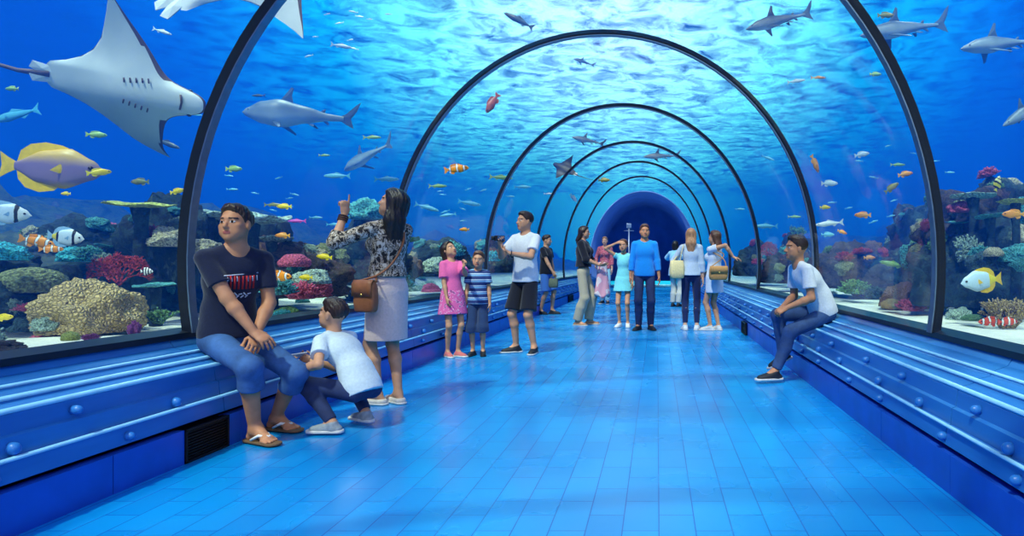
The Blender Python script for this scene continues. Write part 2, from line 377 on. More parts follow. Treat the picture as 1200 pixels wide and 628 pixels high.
# ---------- smooth-union bodies ----------
def V3(*a): return np.array(a, float)
def nrm(v): v = np.asarray(v, float); return v / (np.linalg.norm(v) + 1e-12)
class Field:
    """signed-distance grid: smooth unions of tapered capsules and ellipsoids, turned into one continuous surface"""
    def __init__(s, lo, hi, h):
        s.h = h; s.lo = np.array(lo, float); s.n = np.ceil((np.array(hi) - s.lo) / h).astype(int) + 1
        s.d = np.full(s.n, .5, np.float32); s.mark = None
    def sub(s, lo, hi):
        a = np.clip(np.floor((np.array(lo) - s.lo) / s.h).astype(int), 0, s.n); b = np.clip(np.ceil((np.array(hi) - s.lo) / s.h).astype(int) + 1, 0, s.n)
        if (b <= a).any(): return None
        sl = tuple(slice(x, y) for x, y in zip(a, b))
        g = np.meshgrid(*[s.lo[i] + s.h * np.arange(a[i], b[i]) for i in range(3)], indexing='ij')
        return sl, np.stack(g, -1).astype(np.float32)
    def _mix(s, sl, d, k, op):
        c = s.d[sl]
        if op == 'add':
            if k > 0:
                hh = np.clip(.5 + .5 * (c - d) / k, 0, 1); s.d[sl] = c * (1 - hh) + d * hh - k * hh * (1 - hh)
            else: s.d[sl] = np.minimum(c, d)
        elif op == 'cut':
            if k > 0:
                d = -d; hh = np.clip(.5 - .5 * (c - d) / k, 0, 1); s.d[sl] = c * (1 - hh) + d * hh + k * hh * (1 - hh)
            else: s.d[sl] = np.maximum(c, -d)
    def cone(s, a, b, ra, rb, k=.02, op='add', flat=None):
        """flat=(axis vector, factor): squash thickness along an axis"""
        a = np.array(a, float); b = np.array(b, float); m = max(ra, rb) * (1.15 if flat is None else max(1, flat[1]) * 1.15) + k + .02
        r = s.sub(np.minimum(a, b) - m, np.maximum(a, b) + m)
        if r is None: return
        sl, P = r; ab = b - a; L2 = max(float(ab @ ab), 1e-10)
        q = P - a; t = np.clip((q @ ab) / L2, 0, 1)[..., None]; v = q - t * ab
        if flat is not None:
            ax = nrm(flat[0]); c = (v @ ax)[..., None]; v = v + c * ax * (1 / flat[1] - 1)
        d = np.sqrt((v ** 2).sum(-1)) - (ra + (rb - ra) * t[..., 0])
        s._mix(sl, d.astype(np.float32), k, op)
    def ell(s, c, r, M=None, k=.02, op='add'):
        c = np.array(c, float); r = np.array(r, float); R = r.max() + k + .02
        q = s.sub(c - R, c + R)
        if q is None: return
        sl, P = q; v = P - c
        if M is not None: v = v @ M            # columns of M are the local axes
        k0 = np.sqrt(((v / r) ** 2).sum(-1)); k1 = np.sqrt(((v / r ** 2) ** 2).sum(-1)) + 1e-9
        s._mix(sl, (k0 * (k0 - 1) / k1).astype(np.float32), k, op)
    def plane(s, p, n, k=0, lo=None, hi=None):
        """cut away everything on the side the normal points to"""
        n = nrm(n); r = s.sub(lo if lo is not None else s.lo - s.h, hi if hi is not None else s.lo + s.h * s.n)
        if r is None: return
        sl, P = r; s._mix(sl, -((P - np.array(p)) @ n).astype(np.float32), k, 'cut')
    def noise(s, amp, scale, seed=0):
        r = s.sub(s.lo - s.h, s.lo + s.h * s.n); sl, P = r; rg = np.random.RandomState(seed)
        for i in range(4):
            w = rg.randn(3); w = w / np.linalg.norm(w) * scale * (1 + .6 * i); s.d[sl] += (amp / (1 + .5 * i) * np.sin(P @ w + rg.rand() * 6)).astype(np.float32)
    def mesh(s):
        d = s.d.copy()
        d[0] = d[-1] = .1; d[:, 0] = d[:, -1] = .1; d[:, :, 0] = d[:, :, -1] = .1
        sg = d < 0
        c = sg[:-1, :-1, :-1].astype(np.int8)
        tot = np.zeros(c.shape, np.int8)
        for i in (0, 1):
            for j in (0, 1):
                for k in (0, 1): tot += sg[i:sg.shape[0] - 1 + i, j:sg.shape[1] - 1 + j, k:sg.shape[2] - 1 + k]
        act = (tot > 0) & (tot < 8); idx = np.argwhere(act)
        vid = np.full(act.shape, -1, np.int64); vid[act] = np.arange(len(idx))
        acc = np.zeros((len(idx), 3)); cnt = np.zeros(len(idx))
        cor = [(i, j, k) for i in (0, 1) for j in (0, 1) for k in (0, 1)]
        for A in cor:
            for ax in range(3):
                if A[ax]: continue
                B = list(A); B[ax] = 1
                da = d[idx[:, 0] + A[0], idx[:, 1] + A[1], idx[:, 2] + A[2]]; db = d[idx[:, 0] + B[0], idx[:, 1] + B[1], idx[:, 2] + B[2]]
                m = (da < 0) != (db < 0); t = np.where(m, da / np.where(m, da - db, 1), 0)
                p = np.array(A, float)[None].repeat(len(idx), 0); p[:, ax] += t
                acc[m] += p[m]; cnt[m] += 1
        V = s.lo + (idx + acc / cnt[:, None]) * s.h
        Fs = []
        for ax in range(3):
            u, w = (ax + 1) % 3, (ax + 2) % 3
            a0 = [slice(None)] * 3; a1 = [slice(None)] * 3; a0[ax] = slice(0, -1); a1[ax] = slice(1, None)
            s0 = sg[tuple(a0)]; s1 = sg[tuple(a1)]
            E = np.argwhere(s0 != s1)
            E = E[(E[:, u] > 0) & (E[:, w] > 0) & (E[:, u] < d.shape[u] - 1) & (E[:, w] < d.shape[w] - 1)]
            if not len(E): continue
            ins = s0[E[:, 0], E[:, 1], E[:, 2]]
            def g(du, dw):
                q = E.copy(); q[:, u] -= du; q[:, w] -= dw; return vid[q[:, 0], q[:, 1], q[:, 2]]
            Q = np.stack([g(1, 1), g(0, 1), g(0, 0), g(1, 0)], 1); Q[~ins] = Q[~ins][:, ::-1]
            Fs.append(Q)
        return V, np.concatenate(Fs) if Fs else np.zeros((0, 4), int)
    def build(s, name, mats, parent=None, matfn=None, smooth_it=2):
        V, Q = s.mesh()
        # light Laplacian smoothing
        if len(Q):
            e = np.concatenate([Q[:, [0, 1]], Q[:, [1, 2]], Q[:, [2, 3]], Q[:, [3, 0]]]); n = len(V)
            deg = np.bincount(e.ravel(), minlength=n)[:, None]
            for _ in range(smooth_it):
                S = np.zeros_like(V)
                for i in range(3): S[:, i] = np.bincount(e[:, 0], V[e[:, 1], i], n) + np.bincount(e[:, 1], V[e[:, 0], i], n)
                V = V * .6 + S / np.maximum(deg, 1) * .4
        me = bpy.data.meshes.new(name)
        me.vertices.add(len(V)); me.vertices.foreach_set('co', V.astype(np.float32).ravel())
        me.loops.add(Q.size); me.loops.foreach_set('vertex_index', Q.ravel().astype(np.int32))
        me.polygons.add(len(Q)); me.polygons.foreach_set('loop_start', (np.arange(len(Q)) * 4).astype(np.int32))
        me.polygons.foreach_set('loop_total', np.full(len(Q), 4, np.int32))
        for m in (mats if isinstance(mats, (list, tuple)) else [mats]): me.materials.append(m)
        if matfn is not None and len(Q):
            me.polygons.foreach_set('material_index', matfn(V[Q].mean(1)).astype(np.int32))
        me.update(); me.validate()
        return link_obj(name, me, parent)
# ---------- people ----------
class Ops:
    def __init__(s): s.o = []; s.lo = np.full(3, 9e9); s.hi = np.full(3, -9e9)
    def _ext(s, a, b, m): s.lo = np.minimum(s.lo, np.minimum(a, b) - m); s.hi = np.maximum(s.hi, np.maximum(a, b) + m)
    def cone(s, a, b, ra, rb=None, k=.02, op='add', flat=None, cap=False):
        rb = ra if rb is None else rb; a = np.array(a, float); b = np.array(b, float)
        if op == 'add': s._ext(a, b, max(ra, rb) * (flat[1] if flat and flat[1] > 1 else 1) + .01)
        s.o.append(('cone', a, b, ra, rb, k, op, flat, cap))
    def ell(s, c, r, M=None, k=.02, op='add'):
        c = np.array(c, float); r = np.array(r, float)
        if op == 'add': s._ext(c, c, r.max() + .01)
        s.o.append(('ell', c, r, M, k, op))
    def plane(s, p, n, k=0, lo=None, hi=None): s.o.append(('plane', np.array(p, float), n, k, lo, hi))
    def build(s, name, mats, h, parent=None, matfn=None, smooth_it=2, noise_=None):
        f = Field(s.lo - 2 * h, s.hi + 2 * h, h)
        for o in s.o:
            if o[0] == 'cone':
                _, a, b, ra, rb, k, op, flat, cap = o
                if cap:
                    m = max(ra, rb) * (flat[1] if flat and flat[1] > 1 else 1) * 1.15 + k + .02
                    r = f.sub(np.minimum(a, b) - m, np.maximum(a, b) + m)
                    if r is None: continue
                    sl, P = r; ab = b - a; L = np.linalg.norm(ab); u = ab / L; q = P - a
                    pr = q @ u; t = np.clip(pr / L, 0, 1)[..., None]; v = q - t * ab
                    if flat is not None:
                        ax = nrm(flat[0]); c_ = (v @ ax)[..., None]; v = v + c_ * ax * (1 / flat[1] - 1)
                    d = np.maximum(np.sqrt((v ** 2).sum(-1)) - (ra + (rb - ra) * t[..., 0]), pr - L)
                    f._mix(sl, d.astype(np.float32), k, op)
                else: f.cone(a, b, ra, rb, k, op, flat)
            elif o[0] == 'ell': f.ell(o[1], o[2], o[3], o[4], o[5])
            else: f.plane(o[1], o[2], o[3], o[4], o[5])
        if noise_: f.noise(*noise_)
        return f.build(name, mats, parent, matfn, smooth_it)

def ik(a, tgt, l1, l2, pole):
    a = np.array(a, float); tgt = np.array(tgt, float); v = tgt - a; L = np.linalg.norm(v)
    if L > (l1 + l2) * .998: v = v / L * (l1 + l2) * .998; L = (l1 + l2) * .998; tgt = a + v
    u = v / L; c = (l1 * l1 + L * L - l2 * l2) / (2 * l1 * L); c = max(-1, min(1, c))
    p = np.array(pole, float); p = nrm(p - u * (p @ u))
    return a + u * l1 * c + p * l1 * math.sqrt(max(0, 1 - c * c)), tgt

def skin(c, name='skin'):
    s = NT(name); s.b.inputs['Base Color'].default_value = c; v = s.coords('Object')
    nz = s.add('ShaderNodeTexNoise'); nz.inputs['Scale'].default_value = 14; s.link(v, nz.inputs['Vector'])
    s.link(s.ramp(nz.outputs['Fac'], [(.3, tuple(x * .88 for x in c[:3]) + (1,)), (.7, tuple(min(1, x * 1.08) for x in c[:3]) + (1,))]), s.b.inputs['Base Color'])
    s.b.inputs['Roughness'].default_value = .55; s.b.inputs['Subsurface Weight'].default_value = .08
    s.b.inputs['Subsurface Radius'].default_value = (.02, .008, .004); s.b.inputs['Specular IOR Level'].default_value = .35
    return s.m
SK = {'tan': skin(srgb(192, 132, 98)), 'mid': skin(srgb(202, 148, 116)), 'fair': skin(srgb(222, 170, 142)), 'brown': skin(srgb(158, 104, 76))}
EYEW = plain('eye_white', srgb(225, 222, 215), .25, 0, 10, .02); EYED = plain('eye_dark', srgb(38, 24, 18), .2, 0, 10, .02)
LIP = plain('lips', srgb(160, 84, 78), .45, 0, 30, .05)
def hairmat(name, c):
    s = NT(name); v = s.coords('Object', (90, 90, 9)); nz = s.add('ShaderNodeTexNoise'); nz.inputs['Scale'].default_value = 1; nz.inputs['Detail'].default_value = 3; s.link(v, nz.inputs['Vector'])
    s.link(s.ramp(nz.outputs['Fac'], [(.3, tuple(x * .6 for x in c[:3]) + (1,)), (.7, tuple(min(1, x * 1.5) for x in c[:3]) + (1,))]), s.b.inputs['Base Color'])
    s.b.inputs['Roughness'].default_value = .42; s.bump(nz.outputs['Fac'], .6, .01); return s.m
HR = {'black': hairmat('black_hair', srgb(26, 20, 20)), 'dark': hairmat('dark_brown_hair', srgb(48, 30, 24)), 'brown': hairmat('brown_hair', srgb(92, 58, 40)),
      'blond': hairmat('light_brown_hair', srgb(170, 122, 84)), 'grey': hairmat('greying_hair', srgb(96, 84, 74))}

class Person:
    def __init__(s, loc, rz, H, label, female=False, child=False, skin='mid', hair='dark', h=.006, group=None):
        s.root = empty('person', loc, label, 'person', group, rz); s.R = Matrix.Rotation(rz, 3, 'Z'); s.loc = Vector(loc)
        s.H = H; s.f = female; s.h = h; s.sk = SK[skin]; s.hm = HR[hair]; s.child = child
        s.hs = 1.0 if not child else min(1, .80 + (H - 1.1) * .25)
        if female and not child: s.hs = .95
        s.s = (H - .235 * s.hs) / (1.75 - .235); s.g = s.s * (1.0 if not female else .93)
        if child: s.g *= .92
        s.sw = (.166 if not female else .150) * s.s * (.92 if child else 1)
        s.p = dict(pelvis=(0, 0, .93), up1=(0, 0, 1), up2=(0, 0, 1), tw=0, yaw=0, pitch=0, roll=0, hipw=.088,
                   footL=(.085, 0), footR=(-.085, 0), fdL=12, fdR=-12, kpL=(0.1, -1, 0), kpR=(-.1, -1, 0), ankL=None, ankR=None,
                   wrL=(.25, -.04, .80), wrR=(-.25, -.04, .80), epL=(.5, 1, 0), epR=(-.5, 1, 0),
                   hdL=None, hdR=None, pnL=(-1, 0, 0), pnR=(1, 0, 0), curlL=.35, curlR=.35, ptL=False, ptR=False, fpL=0, fpR=0)
    def L(s, w):
        """world point -> person space"""
        return np.array(s.R.transposed() @ (Vector(w) - s.loc))
    def pose(s, **k):
        P = s.p; P.update(k); S = s.s
        u1 = nrm(P['up1']); u2 = nrm(P['up2']); s.u1, s.u2 = u1, u2
        s.pel = np.array(P['pelvis'], float) * (S if not P.get('abs') else 1)
        s.waist = s.pel + u1 * .15 * S; s.chest = s.waist + nrm(u1 + u2) * .10 * S + u2 * .12 * S; s.nb = s.waist + nrm(u1 + u2) * .10 * S + u2 * .305 * S
        t = math.radians(P['tw']); sd = V3(math.cos(t), math.sin(t), 0); sd = nrm(sd - u2 * (sd @ u2)); s.sd = sd; s.fw = nrm(np.cross(sd, u2)) * 1.0
        s.fw = nrm(np.cross(sd, u2)); 
        if s.fw[1] > 0 and abs(P['tw']) < 90: s.fw = -s.fw
        sd0 = nrm(V3(1, 0, 0) - u1 * u1[0]); s.sd0 = sd0; s.fw0 = nrm(np.cross(u1, sd0)); 
        if s.fw0 @ V3(0, -1, 0) < 0 and abs(u1[1]) < .9: s.fw0 = -s.fw0
        s.T2 = np.stack([sd, s.fw, u2], 1); s.T1 = np.stack([sd0, s.fw0, u1], 1)
        s.sh = {}; s.el = {}; s.wr = {}; s.hip = {}; s.kn = {}; s.an = {}; s.fd = {}; s.hd = {}
        for sid, sg in (('L', 1), ('R', -1)):
            s.sh[sid] = s.nb - u2 * .055 * S + sd * sg * s.sw
            w = np.array(P['wr' + sid], float) * (S if not P.get('wabs' + sid) else 1)
            s.el[sid], s.wr[sid] = ik(s.sh[sid], w, .285 * S, .255 * S, P['ep' + sid])
            s.hip[sid] = s.pel + sd0 * sg * P['hipw'] * S - u1 * .02 * S
            an = P['ank' + sid]
            if an is None: an = (P['foot' + sid][0], P['foot' + sid][1], .078)
            an = np.array(an, float) * (S if not P.get('aabs') else 1)
            s.kn[sid], s.an[sid] = ik(s.hip[sid], an, .435 * S, .425 * S, P['kp' + sid])
            a = math.radians(P['fd' + sid]); pz = math.radians(P['fp' + sid]); s.fd[sid] = V3(math.sin(a) * math.cos(pz), -math.cos(a) * math.cos(pz), math.sin(pz))
            hd = P['hd' + sid]; s.hd[sid] = nrm(s.wr[sid] - s.el[sid]) if hd is None else nrm(hd)
        # head frame
        y = math.radians(P['yaw']); p = math.radians(P['pitch']); r = math.radians(P['roll'])
        M = Matrix.Rotation(y, 3, 'Z') @ Matrix.Rotation(-p, 3, 'X') @ Matrix.Rotation(r, 3, 'Y')
        s.HM = np.stack([np.array(M @ Vector((1, 0, 0))), np.array(M @ Vector((0, -1, 0))), np.array(M @ Vector((0, 0, 1)))], 1)
        s.hc = s.nb + nrm(u2 * .5 + s.HM[:, 2] * .7 + V3(0, 0, .3)) * .034 * S + s.HM[:, 2] * .125 * s.hs + s.HM[:, 1] * .018 * s.hs
        return s
    def hp(s, x, y, z): return s.hc + s.HM @ (V3(x, y, z) * s.hs)
    def body(s, shoes=True):
        o = Ops(); g = s.g; S = s.s; T1, T2 = s.T1, s.T2
        o.ell(s.pel + s.u1 * .02 * S, V3(.155 if not s.f else .165, .108, .115) * g, T1, .0)
        o.ell(s.waist, V3(.128 if not s.f else .112, .092, .12) * g, T1, .05 * S)
        o.ell(s.chest, V3(.152 if not s.f else .135, .108, .165) * g, T2, .06 * S)
        o.cone(s.sh['L'] * .8 + s.sh['R'] * .2 - s.u2 * .01 * S, s.sh['R'] * .8 + s.sh['L'] * .2 - s.u2 * .01 * S, .050 * g, .050 * g, .04 * S)
        for sid in 'LR': o.cone(s.nb + s.u2 * .01 * S - s.fw * .015 * S, s.sh[sid] + s.u2 * .005 * S, .042 * g, .034 * g, .03 * S)
        if s.f and not s.child:
            for sg in (1, -1): o.ell(s.chest + s.fw * .085 * S + s.sd * sg * .066 * S - s.u2 * .005, V3(.055, .05, .055) * S, T2, .03)
        for sid in 'LR':
            o.cone(s.sh[sid], s.el[sid], .049 * g, .038 * g, .035 * S)
            mid = s.el[sid] * .7 + s.wr[sid] * .3
            o.cone(s.el[sid], mid, .038 * g, .041 * g, .02 * S); o.cone(mid, s.wr[sid], .040 * g, .025 * g, .015 * S)
            bt = s.hip[sid]; kn = s.kn[sid]; an = s.an[sid]
            o.cone(bt, kn, .083 * g, .054 * g, .03 * S)
            cm = kn * .68 + an * .32 - nrm(np.cross(np.cross(an - kn, s.fd[sid]), an - kn)) * .012 * S * -1 * 0
            back = nrm(s.fd[sid] - nrm(an - kn) * (s.fd[sid] @ nrm(an - kn))) * -.014 * S
            o.cone(kn, cm + back, .051 * g, .054 * g, .025 * S); o.cone(cm + back, an, .053 * g, .033 * g, .02 * S)
            # foot
            d = s.fd[sid]; low = V3(0, 0, -1) if abs(d[2]) < .95 else V3(0, 1, 0); low = nrm(low - d * (low @ d))
            sc = .8 * S + .2 * S
            heel = an - d * .035 * S + low * .045 * S; ball = an + d * .115 * S + low * .052 * S; toe = an + d * .165 * S + low * .058 * S
            o.cone(an, heel, .034 * g, .028 * g, .02 * S); o.cone(an + d * .02 * S, ball, .035 * g, .026 * g, .03 * S)
            side = nrm(np.cross(d, low))
            o.cone(ball - side * .016 * S, ball + side * .016 * S, .024 * S, .024 * S, .02)
            if not shoes:
                for q in range(5):
                    x = (q - 2) * .0165 * S; o.cone(ball + side * x * 1.1, toe + side * x * 1.15 - d * abs(q - (1 if sid == 'R' else 3)) * .008 * S, .013 * S, .009 * S, .006)
            else: o.cone(ball, toe - d * .01, .026 * S, .018 * S, .02)
            s.hand(o, sid)
        # neck and head
        k = s.hs
        o.cone(s.nb - s.u2 * .03 * S, s.hp(0, -.02, -.04), (.060 if not s.f else .050) * g, (.054 if not s.f else .047) * k * (.9 if s.child else 1), .03 * S)
        E = lambda c, r, kk=.02, op='add': o.ell(s.hp(*c), V3(*r) * k, s.HM, kk * k, op)
        E((0, -.014, .036), (.077, .097, .086), .03); E((0, .018, -.035), (.062, .072, .078), .03)
        E((0, .058, -.092), (.027, .026, .022), .03)
        for sg in (1, -1):
            E((sg * .046, .035, -.05), (.022, .035, .035), .025); E((sg * .045, .058, -.018), (.02, .018, .016), .02)
        E((0, .072, .026), (.05, .022, .014), .02)
        for sg in (1, -1):
            E((sg * .032, .098, .004), (.019, .018, .010), .008, 'cut'); E((sg * .032, .075, .003), (.016, .0135, .0115), .002)
            E((sg * .0795, -.006, -.008), (.009, .019, .032), .006)
        o.cone(s.hp(0, .086, .008), s.hp(0, .106, -.030), .008 * k, .0125 * k, .008); E((0, .094, -.034), (.018, .012, .009), .006)
        E((0, .084, -.060), (.024, .011, .006), .005); E((0, .083, -.070), (.020, .011, .007), .004)
        HMt = s.HM; hc = s.hc
        def matfn(Cc):
            q = ((Cc - hc) @ HMt) / k; mi = np.zeros(len(Cc), int)
            for sg in (1, -1):
                e = ((q[:, 0] - sg * .032) / .0150) ** 2 + ((q[:, 2] - .003) / .0058) ** 2
                mi[(e < 1) & (q[:, 1] > .06)] = 1
                mi[(((q[:, 0] - sg * .032) ** 2 + (q[:, 2] - .003) ** 2) < .0085 ** 2) & (q[:, 1] > .06)] = 2
                mi[(np.abs(q[:, 0] - sg * .034) < .021) & (np.abs(q[:, 2] - .0255 + .05 * np.abs(np.abs(q[:, 0]) - .034)) < .0045) & (q[:, 1] > .055)] = 4
            mi[(np.abs(q[:, 0]) < .023) & (q[:, 2] < -.055) & (q[:, 2] > -.075) & (q[:, 1] > .083)] = 3
            return mi
        b = o.build('body', [s.sk, EYEW, EYED, LIP, s.hm], s.h, s.root, matfn)
        s.bodyobj = b; return b
    def hand(s, o, sid):
        P = s.p; S = s.s * .98; W = s.wr[sid]; D = s.hd[sid]; N = np.array(P['pn' + sid], float); N = nrm(N - D * (N @ D)); sg = 1 if sid == 'L' else -1
        sd = np.cross(D, N) * (-1 if sid == 'L' else 1)     # towards the thumb
        sd = nrm(sd)
        if P.get('th' + sid): sd = -sd
        curl = P['curl' + sid]; pt = P['pt' + sid]
        o.cone(W, W + D * .03 * S, .024 * S, .029 * S, .012, flat=(N, .72))
        o.cone(W + D * .03 * S, W + D * .072 * S, .034 * S, .038 * S, .012, flat=(N, .42))
        for q in range(4):
            off = (1.5 - q) * .0205 * S; ln = (.074, .082, .077, .060)[q] * S; base = W + D * (.088 - .004 * abs(q - 1.2)) * S + sd * off
            spread = (1.5 - q) * .05; c = curl * (1 + .12 * q)
            if pt: c = .04 if q == 0 else 1.45
            p0 = base - D * .02 * S; d0 = nrm(D + sd * spread); r = .0088 * S
            o.cone(p0, base, r * 1.05, r, .004)
            pt_ = base; ang = c * .7
            for j, fr in enumerate((.42, .32, .26)):
                d = d0 * math.cos(ang) + N * math.sin(ang); nx = pt_ + d * ln * fr
                o.cone(pt_, nx, r, r * .92, .003); pt_ = nx; r *= .92; ang += c * (.9 if j == 0 else .6)
        # thumb
        b0 = W + D * .022 * S + sd * .022 * S; td = nrm(D * .62 + sd * .70 + N * (.35 + .3 * min(curl, 1)))
        b1 = b0 + td * .038 * S; td2 = nrm(D * .85 + sd * (.35 - .5 * min(curl, 1)) + N * (.3 + .6 * min(curl, 1))); b2 = b1 + td2 * .028 * S; b3 = b2 + td2 * .022 * S
        o.cone(b0, b1, .0145 * S, .011 * S, .01); o.cone(b1, b2, .0105 * S, .0095 * S, .003); o.cone(b2, b3, .0095 * S, .008 * S, .003)
    # ---- clothing ----
    def shirt(s, mat, sleeve=.62, hem=0.0, loose=.012, name='shirt', neck=.0, fore=0, flare=0, collar=False):
        o = Ops(); g = s.g; S = s.s; e = loose
        hemp = s.pel + s.u1 * hem * S
        o.cone(s.waist + s.u1 * .02, hemp - s.u1 * .02 * S, .128 * g + e, (.156 if not s.f else .158) * g + e + flare, .03, flat=(s.fw0, .80))
        o.ell(s.pel + s.u1 * .03 * S, V3(.157 if not s.f else .163, .110, .115) * g + e, s.T1, .04)
        o.ell(s.waist, V3(.134 if not s.f else .118, .098, .13) * g + e, s.T1, .05 * S); o.ell(s.chest, V3(.155 if not s.f else .138, .112, .168) * g + e, s.T2, .06 * S)
        e2 = e * .55
        o.cone(s.sh['L'] * .8 + s.sh['R'] * .2 - s.u2 * .01 * S, s.sh['R'] * .8 + s.sh['L'] * .2 - s.u2 * .01 * S, .050 * g + e2, .050 * g + e2, .04 * S)
        for sid in 'LR': o.cone(s.nb + s.u2 * .006 * S - s.fw * .015 * S, s.sh[sid] + s.u2 * .005 * S, .043 * g + e2 * .5, .036 * g + e2, .03 * S)
        if s.f and not s.child:
            for sg in (1, -1): o.ell(s.chest + s.fw * .085 * S + s.sd * sg * .066 * S, V3(.055, .05, .055) * S + e, s.T2, .03)
        o.plane(hemp, -s.u1, 0, hemp - V3(.4, .4, .4), hemp + V3(.4, .4, .25))
        nb = s.nb + s.u2 * (.0 + neck) * S
        for sid in 'LR':
            a, b, c = s.sh[sid], s.el[sid], s.wr[sid]
            if fore > 0:
                o.cone(a, b, .049 * g + e2, .041 * g + e * .8, .02 * S); o.cone(b, b + (c - b) * fore, .041 * g + e, .034 * g + e, .015, cap=True)
            elif sleeve > 0:
                o.cone(a, a + (b - a) * sleeve, .048 * g + e2, .046 * g + e * 1.2, .02 * S, cap=True)
        o.ell(s.nb + s.u2 * .035 * S + s.fw * .02 * S, V3(.068, .065, .055 + neck) * S, s.T2, .006, 'cut')
        if collar:
            for sg in (1, -1): o.cone(s.nb + s.sd * sg * .05 * S - s.fw * .02 * S + s.u2 * .02 * S, s.nb + s.fw * .075 * S + s.sd * sg * .02 * S - s.u2 * .035 * S, .014, .01, .006)
        return o.build(name, mat, s.h, s.root)
    def legs(s, mat, length=1.0, name='trousers', loose=.010, top=.12, wide=0, calf=None):
        """length: 1 = ankle, .5 = knee"""
        o = Ops(); g = s.g; S = s.s; e = loose
        eh = min(e, .006); o.ell(s.pel + s.u1 * .02 * S, V3(.156 if not s.f else .166, .110, .118) * g + eh, s.T1, 0)
        tp = s.pel + s.u1 * top * S; o.plane(tp, s.u1, 0, tp - V3(.4, .4, .2), tp + V3(.4, .4, .4))
        for sid in 'LR':
            a, b, c = s.hip[sid], s.kn[sid], s.an[sid]
            if length <= .5:
                o.cone(a, a + (b - a) * length * 2, .082 * g + eh, .064 * g + e * 1.2 + wide, .018 * S, cap=True)
            else:
                o.cone(a, b, .082 * g + eh, .054 * g + e + wide * .5, .018 * S)
                t = (length - .5) * 2
                back = nrm(s.fd[sid] - nrm(c - b) * (s.fd[sid] @ nrm(c - b))) * -.010 * S; m = b * .6 + c * .4 + back
                if t > .45: o.cone(b, m, .054 * g + e + wide * .5, .052 * g + e + wide, .03); o.cone(m, b + (c - b) * t, .052 * g + e + wide, .038 * g + e + wide * 1.2, .02, cap=True)
                else: o.cone(b, b + (c - b) * t, .054 * g + e + wide * .5, .060 * g + e + wide, .03, cap=True)
        return o.build(name, mat, s.h, s.root)
    def skirt(s, mat, z=None, name='skirt', r0=.0, r1=.04, top=.13, length=.42):
        o = Ops(); g = s.g; S = s.s
        a = s.pel + s.u1 * top * S; c = (s.kn['L'] + s.kn['R']) / 2; d = nrm(c - s.pel) if s.p.get('sit') else -s.u1
        o.cone(a, s.pel, .125 * g + .01 + r0, .172 * g + .008 + r0, .03, flat=(s.fw0, .76)); o.cone(s.pel, s.pel + d * length * S, .172 * g + .008 + r0, .165 * g + r1, .02, flat=(s.fw0, .80), cap=True)
        o.plane(a, s.u1, 0, a - V3(.3, .3, .02), a + V3(.3, .3, .3))
        return o.build(name, mat, s.h, s.root)
    def shoes(s, mat, solemat, kind='sneaker'):
        S = s.s
        for sid in 'LR':
            d = s.fd[sid]; an = s.an[sid]; low = nrm(V3(0, 0, -1) - d * (V3(0, 0, -1) @ d)); side = nrm(np.cross(d, low)); g = s.g
            zz = low * .074 * S
            if kind in ('sneaker', 'flat'):
                o = Ops(); o.cone(an - d * .035 * S + low * .05 * S, an + d * .15 * S + low * .055 * S, .040 * S, .040 * S, 0, flat=(low, .8))
                if kind == 'sneaker':
                    o.cone(an + low * .01, an - d * .01 * S + low * .05 * S, .047 * g, .042 * S, .02); o.cone(an + d * .015 * S + low * .02 * S, an + d * .11 * S + low * .05 * S, .040 * S, .036 * S, .02)
                    o.plane(an - low * .018 * S, -low, 0)
                else: o.plane(an + low * .028 * S, -low, 0)
                o.plane(an + zz, low, 0)
                sh = o.build('shoe', mat, s.h, s.root)
            else:
                sh = None
            o = Ops(); o.cone(an - d * .042 * S + zz - low * .004, an + d * .165 * S + zz - low * .004, .036 * S + .008, .043 * S + .006, 0)
            th = .020 if kind == 'sneaker' else .016
            o.plane(an + zz - low * (th - .004), -low, 0); o.plane(an + zz + low * .003, low, 0)
            so = o.build('sole' if sh else 'flip_flop', solemat, max(.004, s.h * .8), sh or s.root, smooth_it=1)
            if not sh:
                m = MB()
                for sg in (1, -1):
                    b0 = an + side * sg * .040 * S + d * .02 * S + low * .055 * S; b1 = an + side * sg * .030 * S + d * .075 * S + low * .026 * S; b2 = an + d * .135 * S + low * .030 * S
                    m.tube([b0, b1, b2], [.008, .009, .007], 8)
                m.build('strap', mat, so)
